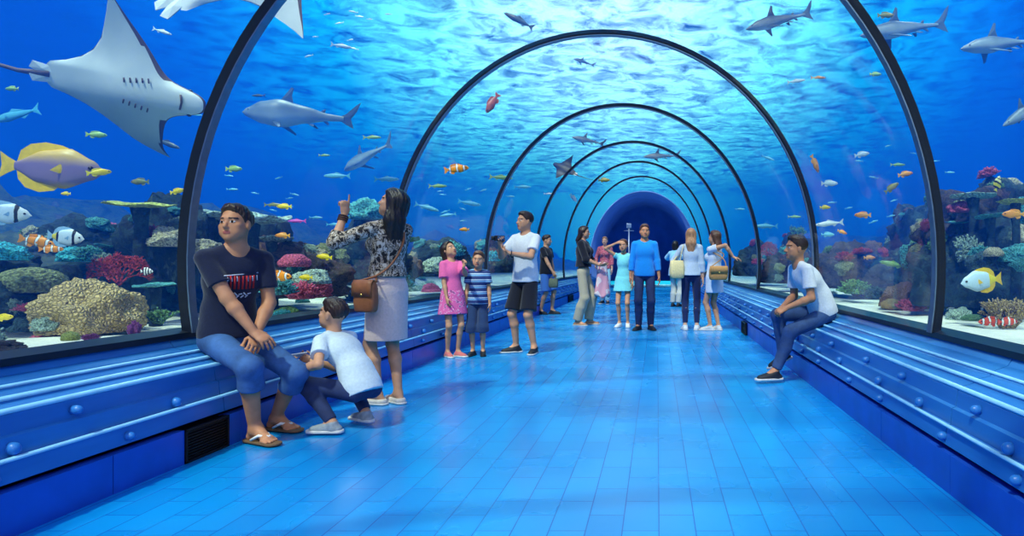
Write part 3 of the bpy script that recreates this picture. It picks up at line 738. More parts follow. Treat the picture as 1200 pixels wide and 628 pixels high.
    def hair(s, style='short', back=.0, long=.0, extra=None):
        o = Ops(); k = s.hs; E = lambda c, r, kk=.02, op='add': o.ell(s.hp(*c), V3(*r) * k, s.HM, kk * k, op)
        if style == 'short':
            E((0, -.016, .046), (.084, .102, .088), 0); E((0, .03, .095), (.062, .055, .035), .03)
            o.plane(s.hp(0, .052, .052), s.HM @ V3(0, .80, -.62), 0); o.plane(s.hp(0, 0, -.055), s.HM @ V3(0, .35, -.94), 0)
            for sg in (1, -1): E((sg * .09, .012, -.025), (.03, .034, .045), .004, 'cut')
        else:
            E((0, -.018, .042), (.088, .106, .094), 0); E((0, .03, .085), (.066, .055, .035), .03)
            o.plane(s.hp(0, .050, .050), s.HM @ V3(0, .86, -.5), 0)
            top = s.hp(0, -.055, .0); bot = s.nb - s.fw * .085 * s.s - s.u2 * long * s.s
            mid = s.nb - s.fw * .085 * s.s + s.u2 * .02 * s.s
            if style == 'long':
                bk = s.HM[:, 1]
                o.cone(top, mid, .088 * k, .080 * k, .03, flat=(s.fw, .62)); o.cone(mid, bot, .080 * k, .045 * k, .03, flat=(s.fw, .55))
                for sg in (1, -1): o.cone(s.hp(sg * .066, -.012, .03), mid + s.sd * sg * .05 * s.s, .030 * k, .035 * k, .03); o.cone(mid + s.sd * sg * .045 * s.s, bot + s.sd * sg * .03 * s.s + s.u2 * .03, .035 * k, .022 * k, .03)
            elif style == 'bob':
                o.cone(top, s.hp(0, -.055, -.08), .086 * k, .075 * k, .03, flat=(s.HM[:, 1], .7))
                for sg in (1, -1): o.cone(s.hp(sg * .070, -.01, .03), s.hp(sg * .068, -.02, -.09), .026 * k, .022 * k, .02)
            elif style == 'bun':
                E((0, -.118, .03), (.04, .04, .04), .02); o.plane(s.hp(0, 0, -.06), s.HM @ V3(0, .2, -.98), 0)
        return o.build('hair', s.hm, s.h, s.root, noise_=(.0025, 130, 3) if s.h < .008 else None)

# ---- cloth materials ----
def cloth(name, c, bump=.25): return plain(name, c, .85, 0, 60, .08, bump, .2, .2)
def pattern(name, base, stops, scale=(20, 20, 20), tex='NOISE', thr=.5, detail=1, dist=0):
    s = NT(name); v = s.coords('Object', scale)
    if tex == 'NOISE':
        t = s.add('ShaderNodeTexNoise'); t.inputs['Scale'].default_value = 1; t.inputs['Detail'].default_value = detail; t.inputs['Distortion'].default_value = dist; fac = t.outputs['Fac']
    elif tex == 'VORONOI':
        t = s.add('ShaderNodeTexVoronoi'); t.inputs['Scale'].default_value = 1; fac = t.outputs['Distance']
    s.link(v, t.inputs['Vector']); s.link(s.ramp(fac, stops, 'CONSTANT'), s.b.inputs['Base Color']); s.b.inputs['Roughness'].default_value = .85
    return s.m
def stripes(name, axis, period, stops, rough=.8):
    s = NT(name); v = s.coords('Object'); sp = s.add('ShaderNodeSeparateXYZ'); s.link(v, sp.inputs[0])
    m = s.add('ShaderNodeMath', operation='DIVIDE'); s.link(sp.outputs[axis], m.inputs[0]); m.inputs[1].default_value = period
    f = s.add('ShaderNodeMath', operation='FRACT'); s.link(m.outputs[0], f.inputs[0])
    s.link(s.ramp(f.outputs[0], stops, 'CONSTANT'), s.b.inputs['Base Color']); s.b.inputs['Roughness'].default_value = rough; return s.m
def denim(name, c):
    s = NT(name); v = s.coords('Object'); nz = s.add('ShaderNodeTexNoise'); nz.inputs['Scale'].default_value = 7; nz.inputs['Detail'].default_value = 6; nz.inputs['Roughness'].default_value = .7; s.link(v, nz.inputs['Vector'])
    s.link(s.ramp(nz.outputs['Fac'], [(.32, tuple(x * .7 for x in c[:3]) + (1,)), (.68, tuple(min(1, x * 1.35) for x in c[:3]) + (1,))]), s.b.inputs['Base Color']); s.b.inputs['Roughness'].default_value = .85; s.bump(nz.outputs['Fac'], .3, .01); return s.m
# ---------- the visitors ----------
WHITE = cloth('white_cotton', srgb(214, 220, 226)); RUB = plain('white_rubber', srgb(205, 205, 205), .6)
NAVY = cloth('navy_cotton', srgb(24, 30, 58)); BLACKC = cloth('black_cotton', srgb(18, 22, 38)); BEIGE = cloth('beige_cotton', srgb(168, 160, 140))
DENIM = denim('blue_denim', srgb(52, 92, 148)); DKDENIM = denim('dark_denim', srgb(30, 46, 88)); LEATHER = plain('brown_leather', srgb(150, 92, 58), .5, 0, 25, .15, .2)
DARKSHOE = plain('dark_shoe', srgb(26, 30, 40), .6); GREYSHOE = plain('grey_shoe', srgb(140, 150, 160), .7, 0, 40, .2, .2); SAND_ = plain('sandal_sole', srgb(110, 84, 62), .7)
def bracelet(P, sid, t, mat, r=.033, name='bracelet'):
    a, b = P.el[sid], P.wr[sid]; c = b + (a - b) * t; d = nrm(b - a); u = nrm(np.cross(d, V3(.3, .2, .9))); w = np.cross(d, u)
    pts = [c + (u * math.cos(q) + w * math.sin(q)) * r * P.s for q in [2 * PI * i / 16 for i in range(17)]]
    return MB().tube(pts, .006, 6, cap=False).build(name, mat, P.root)
CAST = {}
def seated_man():
    p = Person((-1.95, 4.08, 0), math.radians(52), 1.76, 'man in navy t-shirt, denim shorts and flip-flops seated on the left ledge', skin='tan', hair='dark', h=.0055)
    Lp = lambda x, y, z: tuple(p.L((x, y, z)))
    p.pose(pelvis=Lp(-2.13, 4.14, .645), abs=True, sit=True, up1=(0, .04, 1), up2=(0.02, -.30, 1), yaw=-52, pitch=8, roll=-3,
           ankL=Lp(-1.93, 4.30, .085), ankR=Lp(-1.88, 4.0, .085), aabs=True, kpL=(.15, -1, .8), kpR=(-.1, -1, .8), fdL=22, fdR=14,
           wrL=Lp(-1.90, 4.04, .66), wrR=Lp(-1.855, 3.96, .675), wabsL=True, wabsR=True, epL=(.8, .5, -.3), epR=(-.8, .3, -.3),
           hdL=(-.35, -.8, -.55), hdR=(.45, -.75, -.5), pnL=(-.4, .2, -1), pnR=(.4, .2, -1), curlL=.5, curlR=.5)
    p.body(shoes=False)
    p.shirt(NAVY, sleeve=.66, hem=-.01, loose=.012)
    # jersey print on the chest: raised marks in red and white
    sh = p.root.children[-1]
    c = p.chest; f = p.fw; sdv = p.sd; up = p.u2
    p.legs(DENIM, .66, 'denim_shorts', .010, .08, wide=.004); p.shoes(None, SAND_, 'flipflop'); p.hair('short')
    red = plain('print_red', srgb(186, 40, 44), .8); wht = plain('print_white', srgb(205, 205, 215), .8)
    def strip(pts2, wd, mat, nm):
        # marks lie on the shirt: found by a ray along the chest direction
        m = MB()
        dg = bpy.context.evaluated_depsgraph_get()
        for (x0, z0, x1, z1) in pts2:
            ps = []
            for t in (0, .5, 1):
                x = x0 + (x1 - x0) * t; z = z0 + (z1 - z0) * t
                o3 = Vector(c + sdv * x + up * z + f * .4); ok, hit, nn, _ = sh.ray_cast(o3, Vector(-f))
                if ok: ps.append(hit + nn * .0005)
            if len(ps) == 3: m.tube(ps, wd, 6)
        if m.v: m.build(nm, mat, sh)
    bpy.context.view_layer.update()
    strip([(-.075 + i * .022, .055, -.07 + i * .022, -.03) for i in range(8)], .0065, red, 'red_print')
    strip([(-.10, .062, .11, .066)] + [(-.08 + i * .03, .052, -.075 + i * .03, .02) for i in range(7)], .0035, wht, 'white_print')
    strip([(-.075 + i * .026, -.055 - .012 * (i % 2), -.055 + i * .026, -.075 + .012 * (i % 2)) for i in range(6)] + [(-.06 + i * .026, -.09, -.045 + i * .026, -.075) for i in range(5)], .004, wht, 'white_lettering')
    return p
def squat_boy():
    p = Person((-1.5, 4.33, 0), math.radians(-112), 1.42, 'boy in pale t-shirt and dark jeans squatting on the floor beside the seated man', child=True, skin='mid', hair='dark', h=.0055)
    Lp = lambda x, y, z: tuple(p.L((x, y, z)))
    p.pose(pelvis=Lp(-1.365, 4.33, .275), abs=True, sit=True, up1=(0, -.52, 1), up2=(0, -.98, 1), yaw=14, pitch=12,
           ankL=Lp(-1.50, 4.20, .075), ankR=Lp(-1.40, 4.46, .085), aabs=True, kpL=(.25, -1, .6), kpR=(-.25, -1, .6), fdL=22, fdR=-8,
           wrL=Lp(-1.74, 4.22, .42), wrR=Lp(-1.74, 4.42, .44), wabsL=True, wabsR=True, epL=(.7, .3, -.8), epR=(-.7, .3, -.8),
           hdL=(-.2, -.8, .3), hdR=(.25, -.8, .3), pnL=(-.6, -.2, .6), pnR=(.6, -.2, .6), curlL=.8, curlR=.8)
    p.body(); p.shirt(cloth('pale_tee', srgb(196, 212, 222)), .62, hem=-.05, loose=.018); p.legs(DKDENIM, .97, 'jeans', .010, .06); p.shoes(GREYSHOE, RUB); p.hair('short')
    return p
def pointing_woman():
    p = Person((-1.53, 5.12, 0), math.radians(-128), 1.68, 'woman with long black hair, patterned blouse and cream skirt, pointing up at the glass', female=True, skin='mid', hair='black', h=.0055)
    Lp = lambda x, y, z: tuple(p.L((x, y, z)))
    p.pose(up1=(0, .04, 1), up2=(0, .05, 1), yaw=38, pitch=20, footL=(.06, -.03), footR=(-.07, .05), fdL=25, fdR=0,
           wrL=Lp(-1.80, 4.98, 1.49), wabsL=True, epL=(.5, .1, -1), hdL=(0, .06, 1), pnL=(0, -1, 0), ptL=True, curlL=1.3,
           wrR=Lp(-1.66, 5.22, 1.33), wabsR=True, epR=(-.8, .4, -.8), hdR=(.6, -.5, .25), pnR=(.3, .5, -.6), curlR=.6)
    p.body(); p.shirt(pattern('print_blouse', 0, [(0, srgb(34, 30, 34)), (.44, srgb(176, 160, 140)), (.52, srgb(52, 44, 46)), (.58, srgb(205, 196, 182))], (34, 34, 22), dist=1.2), fore=.35, hem=.12, loose=.020, name='blouse')
    p.skirt(cloth('cream_cloth', srgb(214, 192, 186)), r1=.018, top=.17, length=.40); p.shoes(cloth('white_flat', srgb(215, 205, 195)), RUB, 'flat'); p.hair('long', long=.26)
    for t in (.10, .17, .24): bracelet(p, 'L', t, plain('bracelet_dark', srgb(70, 40, 34), .5), .034)
    return p
def pink_girl():
    p = Person((-1.84, 7.74, 0), math.radians(38), 1.37, 'girl in pink short-sleeved dress reaching one arm toward the boy in stripes', child=True, female=True, skin='mid', hair='dark', h=.008)
    Lp = lambda x, y, z: tuple(p.L((x, y, z)))
    p.pose(up1=(0, .05, 1), up2=(0, .08, 1), yaw=25, pitch=28, footL=(.07, -.03), footR=(-.07, .03), fdL=20, fdR=0,
           wrL=Lp(-1.64, 7.50, 1.07), wabsL=True, epL=(.5, .3, -1), hdL=(.3, -.4, .8), pnL=(-.8, 0, .3), curlL=1.0,
           wrR=(-.14, -.17, .80), epR=(-.6, .7, 0))
    pk = pattern('pink_print', 0, [(0, srgb(226, 96, 160)), (.56, srgb(240, 170, 205)), (.62, srgb(150, 70, 130))], (26, 26, 26), dist=.6)
    p.body(); p.shirt(cloth('pink_cotton', srgb(226, 100, 160)), .75, hem=.05, loose=.022, name='dress_top', flare=.0)
    p.skirt(pk, r0=.02, r1=.07, top=.20, length=.27, name='dress_skirt'); p.shoes(cloth('coral_shoe', srgb(205, 110, 110)), RUB); p.hair('long', long=.02)
    return p
def stripe_boy():
    p = Person((-1.57, 7.86, 0), math.radians(6), 1.25, 'small boy in blue and white striped t-shirt standing with arms at his sides', child=True, skin='mid', hair='brown', h=.008)
    p.pose(wrL=(.215, -.02, .78), wrR=(-.215, -.02, .78), yaw=0, pitch=-2, roll=4, fdL=10, fdR=-14)
    p.body(); p.shirt(stripes('boy_stripes', 'Z', .072, [(0, srgb(30, 52, 110)), (.36, srgb(120, 175, 220)), (.52, srgb(46, 84, 150)), (.66, srgb(190, 215, 235)), (.8, srgb(30, 52, 110))]), .62, hem=-.03, loose=.018)
    p.legs(cloth('slate_shorts', srgb(34, 56, 96)), .56, 'shorts', .02, .06, wide=.02); p.shoes(DARKSHOE, DARKSHOE); p.hair('short'); return p
def camera_man():
    p = Person((-1.04, 8.08, 0), math.radians(-28), 1.74, 'man in white t-shirt and black shorts raising a small black camera', skin='mid', hair='dark', h=.008)
    Lp = lambda x, y, z: tuple(p.L((x, y, z)))
    p.pose(yaw=-22, pitch=4, footL=(.14, 0), footR=(-.13, -.02), fdL=24, fdR=-38, 
           wrR=Lp(-1.30, 7.86, 1.335), wabsR=True, epR=(-.6, 0, -1), hdR=(.1, -.3, .9), pnR=(.9, -.3, 0), curlR=1.0,
           wrL=Lp(-1.17, 7.78, 1.235), wabsL=True, epL=(.8, .3, -.6), hdL=(-.8, -.2, .5), pnL=(0, 0, 1), curlL=.5)
    p.body(); p.shirt(WHITE, .66, hem=-.04, loose=.02); p.legs(BLACKC, .44, 'shorts', .024, .05, wide=.012); p.shoes(DARKSHOE, RUB); p.hair('short')
    bracelet(p, 'L', .08, plain('watch_dark', srgb(30, 28, 30), .4), .032, 'wristwatch'); return p
def dark_man():
    p = Person((-1.86, 14.4, 0), math.radians(70), 1.74, 'man in black t-shirt and blue shorts behind the man with the camera', skin='mid', hair='dark', h=.011)
    p.pose(yaw=10, wrR=(-.16, -.30, .86), wrL=(.2, -.1, .8), footL=(.08, -.1), footR=(-.08, .1))
    p.body(); p.shirt(BLACKC, .6, hem=-.04, loose=.02); p.legs(cloth('blue_shorts', srgb(66, 116, 190)), .46, 'shorts', .024, .05, wide=.02); p.shoes(DARKSHOE, DARKSHOE); p.hair('short'); return p
def black_top_woman():
    p = Person((-.74, 11.8, 0), math.radians(78), 1.78, 'woman with long dark hair in black top and beige trousers, seen from the side', female=True, skin='mid', hair='dark', h=.009)
    p.pose(yaw=4, pitch=0, wrR=(-.12, -.33, 1.06), epR=(-.3, .8, -.6), hdR=(.1, -1, .1), pnR=(.5, 0, .6), wrL=(.12, -.30, 1.04), epL=(.3, .8, -.6), pnL=(-.5, 0, .6), hdL=(-.1, -1, .1), footL=(.11, -.06), footR=(-.11, .08))
    p.body(); p.shirt(BLACKC, fore=.25, hem=.10, loose=.03, name='top'); p.legs(BEIGE, .98, 'trousers', .024, .15, wide=.020); p.shoes(plain('tan_flat', srgb(170, 120, 90), .6), RUB, 'flat'); p.hair('long', long=.10); return p
def pink_shirt_woman():
    p = Person((-.86, 18.2, 0), math.radians(-10), 1.86, 'person in dusty pink shirt and pale blue trousers facing out from the tunnel mouth', female=True, skin='fair', hair='blond', h=.012)
    p.pose(wrR=(-.20, -.20, 1.0), wrL=(.21, -.08, .84), footL=(.1, -.1), footR=(-.08, .06)); p.body()
    p.shirt(pattern('pink_check', 0, [(0, srgb(190, 90, 110)), (.5, srgb(214, 130, 140)), (.6, srgb(150, 70, 96))], (18, 18, 18)), fore=.6, hem=-.02, loose=.02); p.legs(cloth('pale_blue_trousers', srgb(134, 186, 205)), .98, 'trousers', .02, .05, wide=.012); p.shoes(DARKSHOE, RUB); p.hair('short'); return p
def aqua_girl():
    p = Person((.01, 11.45, 0), math.radians(-8), 1.53, 'girl in sleeveless pale turquoise dress with a hand raised to her forehead', female=True, child=True, skin='mid', hair='brown', h=.009)
    p.pose(yaw=-6, wrL=(.2, -.05, .82)); hd = tuple(p.hp(-.115, .06, .05)); p.pose(wrR=hd, wabsR=True, epR=(-1, -.1, -.25), hdR=(.9, -.25, .25), pnR=(.2, .8, -.6), curlR=.3); p.body()
    aq = cloth('turquoise_cloth', srgb(120, 214, 222)); p.shirt(aq, .22, hem=.04, loose=.018, name='dress_top'); p.skirt(aq, r0=.015, r1=.065, top=.18, length=.20, name='dress_skirt')
    p.shoes(WHITE, RUB); p.hair('bun'); return p
def blue_man():
    p = Person((.39, 10.95, 0), math.radians(2), 1.76, 'man in bright blue long-sleeved shirt and dark jeans standing at the centre of the walkway', skin='tan', hair='brown', h=.009)
    p.pose(wrR=(-.245, -.04, .82), wrL=(.255, -.02, .80), yaw=6, pitch=5, footL=(.10, 0), footR=(-.10, -.02), fdL=18, fdR=-24); p.body()
    p.shirt(cloth('bright_blue_shirt', srgb(16, 138, 222)), fore=.62, hem=-.03, loose=.015, collar=True); p.legs(DKDENIM, .99, 'jeans', .012, .06, wide=.004); p.shoes(DARKSHOE, DARKSHOE); p.hair('short'); return p
def pale_back_woman():
    p = Person((1.08, 17.0, 0), math.radians(150), 1.70, 'person in pale blue shirt and cream trousers seen from behind by the tunnel mouth', female=True, skin='fair', hair='black', h=.012)
    p.pose(wrL=(.16, -.26, 1.42), epL=(.8, 0, -.6), hdL=(0, -.1, 1), wrR=(-.14, -.3, 1.25), epR=(-.8, 0, -.6)); p.body()
    p.shirt(cloth('pale_blue_shirt', srgb(140, 205, 232)), .9, hem=-.10, loose=.035, flare=.02); p.legs(cloth('cream_trousers', srgb(190, 196, 186)), .97, 'trousers', .02, .05, wide=.012); p.shoes(DARKSHOE, DARKSHOE); p.hair('bob'); return p
def blonde_woman():
    p = Person((1.17, 10.9, 0), math.radians(176), 1.69, 'woman with long light brown hair seen from behind in pale top and dark jeans', female=True, skin='fair', hair='blond', h=.008)
    p.pose(wrL=(.15, -.24, 1.12), epL=(1, .5, -.4), hdL=(-.3, -.8, .2), wrR=(-.21, .0, .86), pitch=2, fdL=14, fdR=-18, footL=(.10, 0), footR=(-.10, 0)); p.body()
    p.shirt(cloth('pale_grey_top', srgb(178, 196, 216)), fore=.55, hem=.02, loose=.018, name='top'); p.legs(cloth('navy_jeans', srgb(20, 38, 84)), .94, 'jeans', .010, .06); p.shoes(WHITE, RUB); p.hair('long', long=.16); return p
def white_dress_woman():
    p = Person((1.56, 10.85, 0), math.radians(-128), 1.65, 'woman with dark wavy hair in short white dress holding one arm out to the side', female=True, skin='mid', hair='brown', h=.008)
    Lp = lambda x, y, z: tuple(p.L((x, y, z)))
    p.pose(yaw=8, pitch=8, wrL=Lp(1.92, 10.75, 1.30), wabsL=True, epL=(.4, 1, -.3), 
           wrR=(-.12, -.28, 1.0), epR=(-.8, .6, -.5), fdL=20, fdR=-10, footL=(.07, -.04), footR=(-.06, .05))
    p.p['epL'] = tuple(p.R.transposed() @ Vector((0, -.3, 1))); p.p['hdL'] = tuple(p.R.transposed() @ Vector((1, -.1, -.25))); p.p['pnL'] = (0, 0, -1); p.p['wrL'] = Lp(1.86, 10.70, 1.22); p.pose()
    p.body(); p.shirt(cloth('white_dress_cloth', srgb(205, 216, 232)), .45, hem=.02, loose=.02, name='dress_top'); p.skirt(cloth('white_dress_cloth2', srgb(200, 214, 234)), r0=.01, r1=.03, top=.17, length=.26, name='dress_skirt')
    p.shoes(RUB, RUB); p.hair('long', long=.0); return p
def seated_youth():
    p = Person((1.9, 6.15, 0), math.radians(-78), 1.66, 'young man in white t-shirt and jeans seated on the right ledge, leaning forward', skin='tan', hair='dark', h=.0065)
    Lp = lambda x, y, z: tuple(p.L((x, y, z)))
    p.pose(pelvis=Lp(2.19, 6.22, .65), abs=True, sit=True, up1=(0, -.32, 1), up2=(0, -.78, 1), yaw=-2, pitch=4,
           ankL=Lp(1.70, 6.04, .10), ankR=Lp(1.83, 6.36, .22), aabs=True, kpL=(0, -1, 1.2), kpR=(-.1, -1, .5), fdL=0, fdR=-10, fpR=-25,
           wrL=Lp(1.80, 6.0, .70), wrR=Lp(1.80, 6.22, .69), wabsL=True, wabsR=True, epL=(.3, .4, -.9), epR=(-.4, .4, -.9),
           hdL=(-.15, -.9, -.4), hdR=(.25, -.9, -.4), pnL=(-.6, 0, -.8), pnR=(.5, 0, -.8), curlL=.7, curlR=.7)
    p.body(); p.shirt(WHITE, .66, hem=-.03, loose=.018); p.legs(denim('mid_denim', srgb(44, 74, 122)), .96, 'jeans', .012, .05); p.shoes(DARKSHOE, RUB); p.hair('short')
    return p
# ---------- what they hold and carry ----------
def video_camera(p):
    w = p.wr['R'] + p.hd['R'] * .085; q = p.root.matrix_world @ Vector(w) if False else p.R @ Vector(w) + p.loc
    r = empty('video_camera', q, 'small black video camera raised in the hand of the man in white t-shirt', 'camera', rz=math.radians(-60))
    bk = plain('camera_black', srgb(18, 20, 26), .4)
    bm = bmesh.new(); bx(bm, -.028, .028, -.06, .06, -.03, .035, .008); mkbm('body', bm, bk, r, smooth=False)
    MB().tube([(0, -.06, .003), (0, -.095, .003), (0, -.095, .003)], [.024, .026, .02], 16).build('lens', bk, r)
    bm = bmesh.new(); bx(bm, .03, .036, -.03, .05, -.022, .028, .002); mkbm('screen', bm, plain('camera_screen', srgb(60, 90, 130), .2), r, smooth=False)
def bag(p, q, label, mat, w, h, d, strap, rz, nm='shoulder_bag', flap=True, sag=0):
    r = empty(nm, q, label, 'bag', rz=rz)
    rings = []
    for z, k in ((-h / 2, .80), (-h / 2 + .012, .95), (-h * .2, 1.04), (h * .25, 1.0), (h / 2 - .01, .92), (h / 2, .8)):
        rings.append([Vector((w / 2 * k * math.copysign(abs(math.cos(t)) ** .35, math.cos(t)), d / 2 * k * math.copysign(abs(math.sin(t)) ** .6, math.sin(t)) * (1.15 if z < h * .3 else .7), z - sag * (1 - abs(math.cos(t))) * (1 if z < 0 else 0))) for t in [2 * PI * (j + .5) / 24 for j in range(24)]])
    V, Fc = loft(rings); mk('body', V, Fc, mat, r)
    if flap:
        rings = [[Vector((x, y, z)) for x in (-w * .49, -w * .25, 0, w * .25, w * .49)] for y, z in ((d * .2, h * .5), (-d * .35, h * .52), (-d * .62, h * .40), (-d * .66, h * .0))]
        V, Fc = loft(rings, cap=False, closed=False); o = mk('flap', V, Fc, mat, r); sd = o.modifiers.new('s', 'SOLIDIFY'); sd.thickness = .004
        MB().tube([(0, -d * .70, h * .05), (0, -d * .74, h * .05)], .012, 12).build('clasp', plain('brass', srgb(190, 160, 90), .3, .9), r)
    Ri = Matrix.Rotation(-rz, 3, 'Z'); pts = [Ri @ (Vector(x) - Vector(q)) for x in strap]
    # smooth the strap
    for _ in range(3):
        n_ = [pts[0]]
        for a, b in zip(pts, pts[1:]): n_ += [a * .75 + b * .25, a * .25 + b * .75]
        pts = n_ + [pts[-1]]
    MB().tube(pts, .0085, 6).build('strap', mat, r); return r
def carry():
    wo = lambda p, v: p.R @ Vector(v) + p.loc
    if 'camera_man' in CAST: video_camera(CAST['camera_man'])
    if 'pointing_woman' in CAST:
        p = CAST['pointing_woman']; c0 = wo(p, p.pel + p.fw0 * .10 + V3(.13, 0, .03)); c0.x -= .0
        q = Vector((-1.60, 4.90, .86))
        bag(p, q, 'brown leather shoulder bag hanging at the hip of the pointing woman', LEATHER, .19, .235, .07, [q + Vector((.08, 0, .11)), wo(p, p.pel + p.fw0 * .16 + V3(.02, 0, .2)), wo(p, p.chest + p.fw * .165 + V3(-.03, 0, 0)), wo(p, p.sh['R'] + p.u2 * .065 + p.fw * .02), wo(p, p.chest - p.fw * .16 + V3(-.04, 0, 0)), wo(p, p.waist - p.fw * .14 + V3(.1, 0, 0)), q + Vector((-.08, .02, .11))], math.radians(-20))
    if 'squat_boy' in CAST:
        p = CAST['squat_boy']; q = wo(p, (p.wr['L'] + p.wr['R']) / 2 + (p.hd['L'] + p.hd['R']) * .045 + V3(0, 0, .03))
        r = empty('phone', q, 'small pale phone held in both hands of the squatting boy', 'phone', rz=math.radians(-112)); bm = bmesh.new(); bx(bm, -.06, .06, -.034, .034, -.004, .004, .003); mkbm('case', bm, WHITE, r); r.rotation_euler.x = .5
        bm = bmesh.new(); bx(bm, -.054, .054, -.029, .029, .0042, .005); mkbm('screen', bm, plain('phone_screen', srgb(40, 60, 90), .15), r)
    if 'blonde_woman' in CAST:
        p = CAST['blonde_woman']; q = Vector((.93, 10.80, 1.02))
        bag(p, q, 'cream tote bag on the shoulder of the woman with long light brown hair', plain('cream_canvas', srgb(214, 200, 150), .8, 0, 40, .1, .2), .24, .30, .11, [q + Vector((.06, 0, .14)), q + Vector((.07, -.03, .26)), wo(p, p.sh['L'] + V3(-.02, .06, .03)), wo(p, p.sh['L'] + V3(-.02, -.0, .06)), wo(p, p.sh['L'] + V3(-.02, -.08, .0)), q + Vector((-.06, .06, .14))], math.radians(20), 'tote_bag', flap=False)
    if 'white_dress_woman' in CAST:
        p = CAST['white_dress_woman']; q = Vector((1.60, 10.58, .96))
        bag(p, q, 'tan woven handbag in front of the woman in white dress', plain('tan_straw', srgb(190, 140, 84), .8, 0, 60, .2, .4), .30, .22, .10, [q + Vector((.13, 0, .09)), q + Vector((.10, .02, .25)), wo(p, p.sh['L'] + V3(-.01, -.07, .0)), wo(p, p.sh['L'] + V3(-.01, 0, .06)), wo(p, p.sh['L'] + V3(-.01, .09, 0)), q + Vector((.16, .13, .3)), q + Vector((-.12, .06, .1))], math.radians(6), 'handbag', flap=True)
    if 'dark_man' in CAST:
        p = CAST['dark_man']; w = wo(p, p.wr['R'] + V3(0, 0, -.08)); q = w + Vector((.02, -.02, -.17))
        bag(p, q, 'small olive bag held by the man in black t-shirt and blue shorts', plain('olive_bag', srgb(92, 104, 88), .8), .20, .20, .09, [q + Vector((.06, 0, .1)), w + Vector((.01, 0, .0)), q + Vector((-.06, 0, .1))], 0, 'hand_bag', flap=False)
    if 'black_top_woman' in CAST:
        p = CAST['black_top_woman']; w = wo(p, p.wr['R'] * .5 + p.wr['L'] * .5 + V3(0, -.03, .045))
        r = empty('coat', w, 'pale pink coat hanging over the forearm of the woman in beige trousers', 'coat'); V = []; nx = 22; nz = 16
        rings = []
        for j in range(nz + 1):
            t = j / nz; ring = []
            for i in range(nx):
                a = 2 * PI * i / nx; wd = .075 + .06 * t; ring.append(Vector((wd * math.cos(a) * (1 + .12 * math.sin(5 * a + t * 3)), (.030 + .03 * t) * math.sin(a) * (1 + .3 * math.cos(4 * a + t * 4)), .02 - .62 * t - .03 * math.sin(3 * a) * t)))
            rings.append(ring)
        V, Fc = loft(rings); mk('cloth', V, Fc, pattern('coat_print', 0, [(0, srgb(206, 150, 170)), (.5, srgb(216, 200, 205)), (.6, srgb(190, 110, 150))], (9, 9, 5)), r)
ONLY = None
for fn in (seated_man, squat_boy, pointing_woman, pink_girl, stripe_boy, camera_man, dark_man, black_top_woman, pink_shirt_woman, aqua_girl, blue_man, pale_back_woman, blonde_woman, white_dress_woman, seated_youth):
    if not ONLY or fn.__name__ in ONLY: CAST[fn.__name__] = fn()
carry()
# ---------- sea bed ----------
def sst(a, b, x): t = max(0, min(1, (x - a) / (b - a))); return t * t * (3 - 2 * t)
def bed_h(x, y):
    ax = abs(x); n = noise.noise(Vector((x * .5, y * .5, 3.1))); n2 = noise.noise(Vector((x * 1.7, y * 1.7, 9.1)))
    h = .60 + .035 * noise.noise(Vector((x * 2.2, y * 2.2, 1))) 
    r = sst(3.9, 5.6, ax + .5 * n) * (.55 + .55 * n + .25 * n2) + sst(6, 11, ax) * (.9 + .6 * n)
    if x > 0: r *= 1.0 + .5 * sst(10, 5, y) * sst(3.6, 4.6, ax)
    r = max(0, r)
    rough = abs(noise.noise(Vector((x * 4, y * 4, 5)))) * .22 + abs(noise.noise(Vector((x * 9, y * 9, 7)))) * .10
    return h + r + rough * min(1, r * 2.5)
bedm = NT('sand_and_reef'); v = bedm.coords('Object')
sx = bedm.add('ShaderNodeSeparateXYZ'); bedm.link(v, sx.inputs[0])
n1 = bedm.add('ShaderNodeTexNoise'); n1.inputs['Scale'].default_value = 3.5; n1.inputs['Detail'].default_value = 7; n1.inputs['Roughness'].default_value = .65; bedm.link(v, n1.inputs['Vector'])
n2 = bedm.add('ShaderNodeTexVoronoi'); n2.inputs['Scale'].default_value = 5; bedm.link(v, n2.inputs['Vector'])
rock = bedm.ramp(n1.outputs['Fac'], [(.34, srgb(12, 26, 38)), (.45, srgb(34, 58, 66)), (.53, srgb(70, 80, 70)), (.60, srgb(40, 50, 62)), (.66, srgb(96, 76, 84)), (.75, srgb(80, 130, 118))])
sand = bedm.ramp(n1.outputs['Fac'], [(.3, srgb(214, 214, 196)), (.7, srgb(244, 238, 218))])
ht = bedm.add('ShaderNodeMapRange'); ht.inputs['From Min'].default_value = .68; ht.inputs['From Max'].default_value = .82; bedm.link(sx.outputs['Z'], ht.inputs['Value'])
mx = bedm.add('ShaderNodeMix', data_type='RGBA'); bedm.link(ht.outputs[0], mx.inputs['Factor']); bedm.link(sand, mx.inputs['A']); bedm.link(rock, mx.inputs['B'])
bedm.link(mx.outputs['Result'], bedm.b.inputs['Base Color']); bedm.b.inputs['Roughness'].default_value = .9; bedm.bump(n1.outputs['Fac'], .8, .05)
for s in (-1, 1):
    xs = [2.43]; 
    while xs[-1] < 20: xs.append(xs[-1] + .055 + .04 * (xs[-1] - 2.43))
    ys = [-2.6]
    while ys[-1] < 58: ys.append(ys[-1] + .075 + max(0, ys[-1] - 6) * .016)
    V = [(s * x, y, bed_h(s * x, y)) for y in ys for x in xs]; n = len(xs)
    Fc = [(i * n + j, i * n + j + 1, (i + 1) * n + j + 1, (i + 1) * n + j) for i in range(len(ys) - 1) for j in range(n - 1)]
    if s < 0: Fc = [f[::-1] for f in Fc]
    tag(mk('sea_bed', V, Fc, bedm.m), kind='structure')

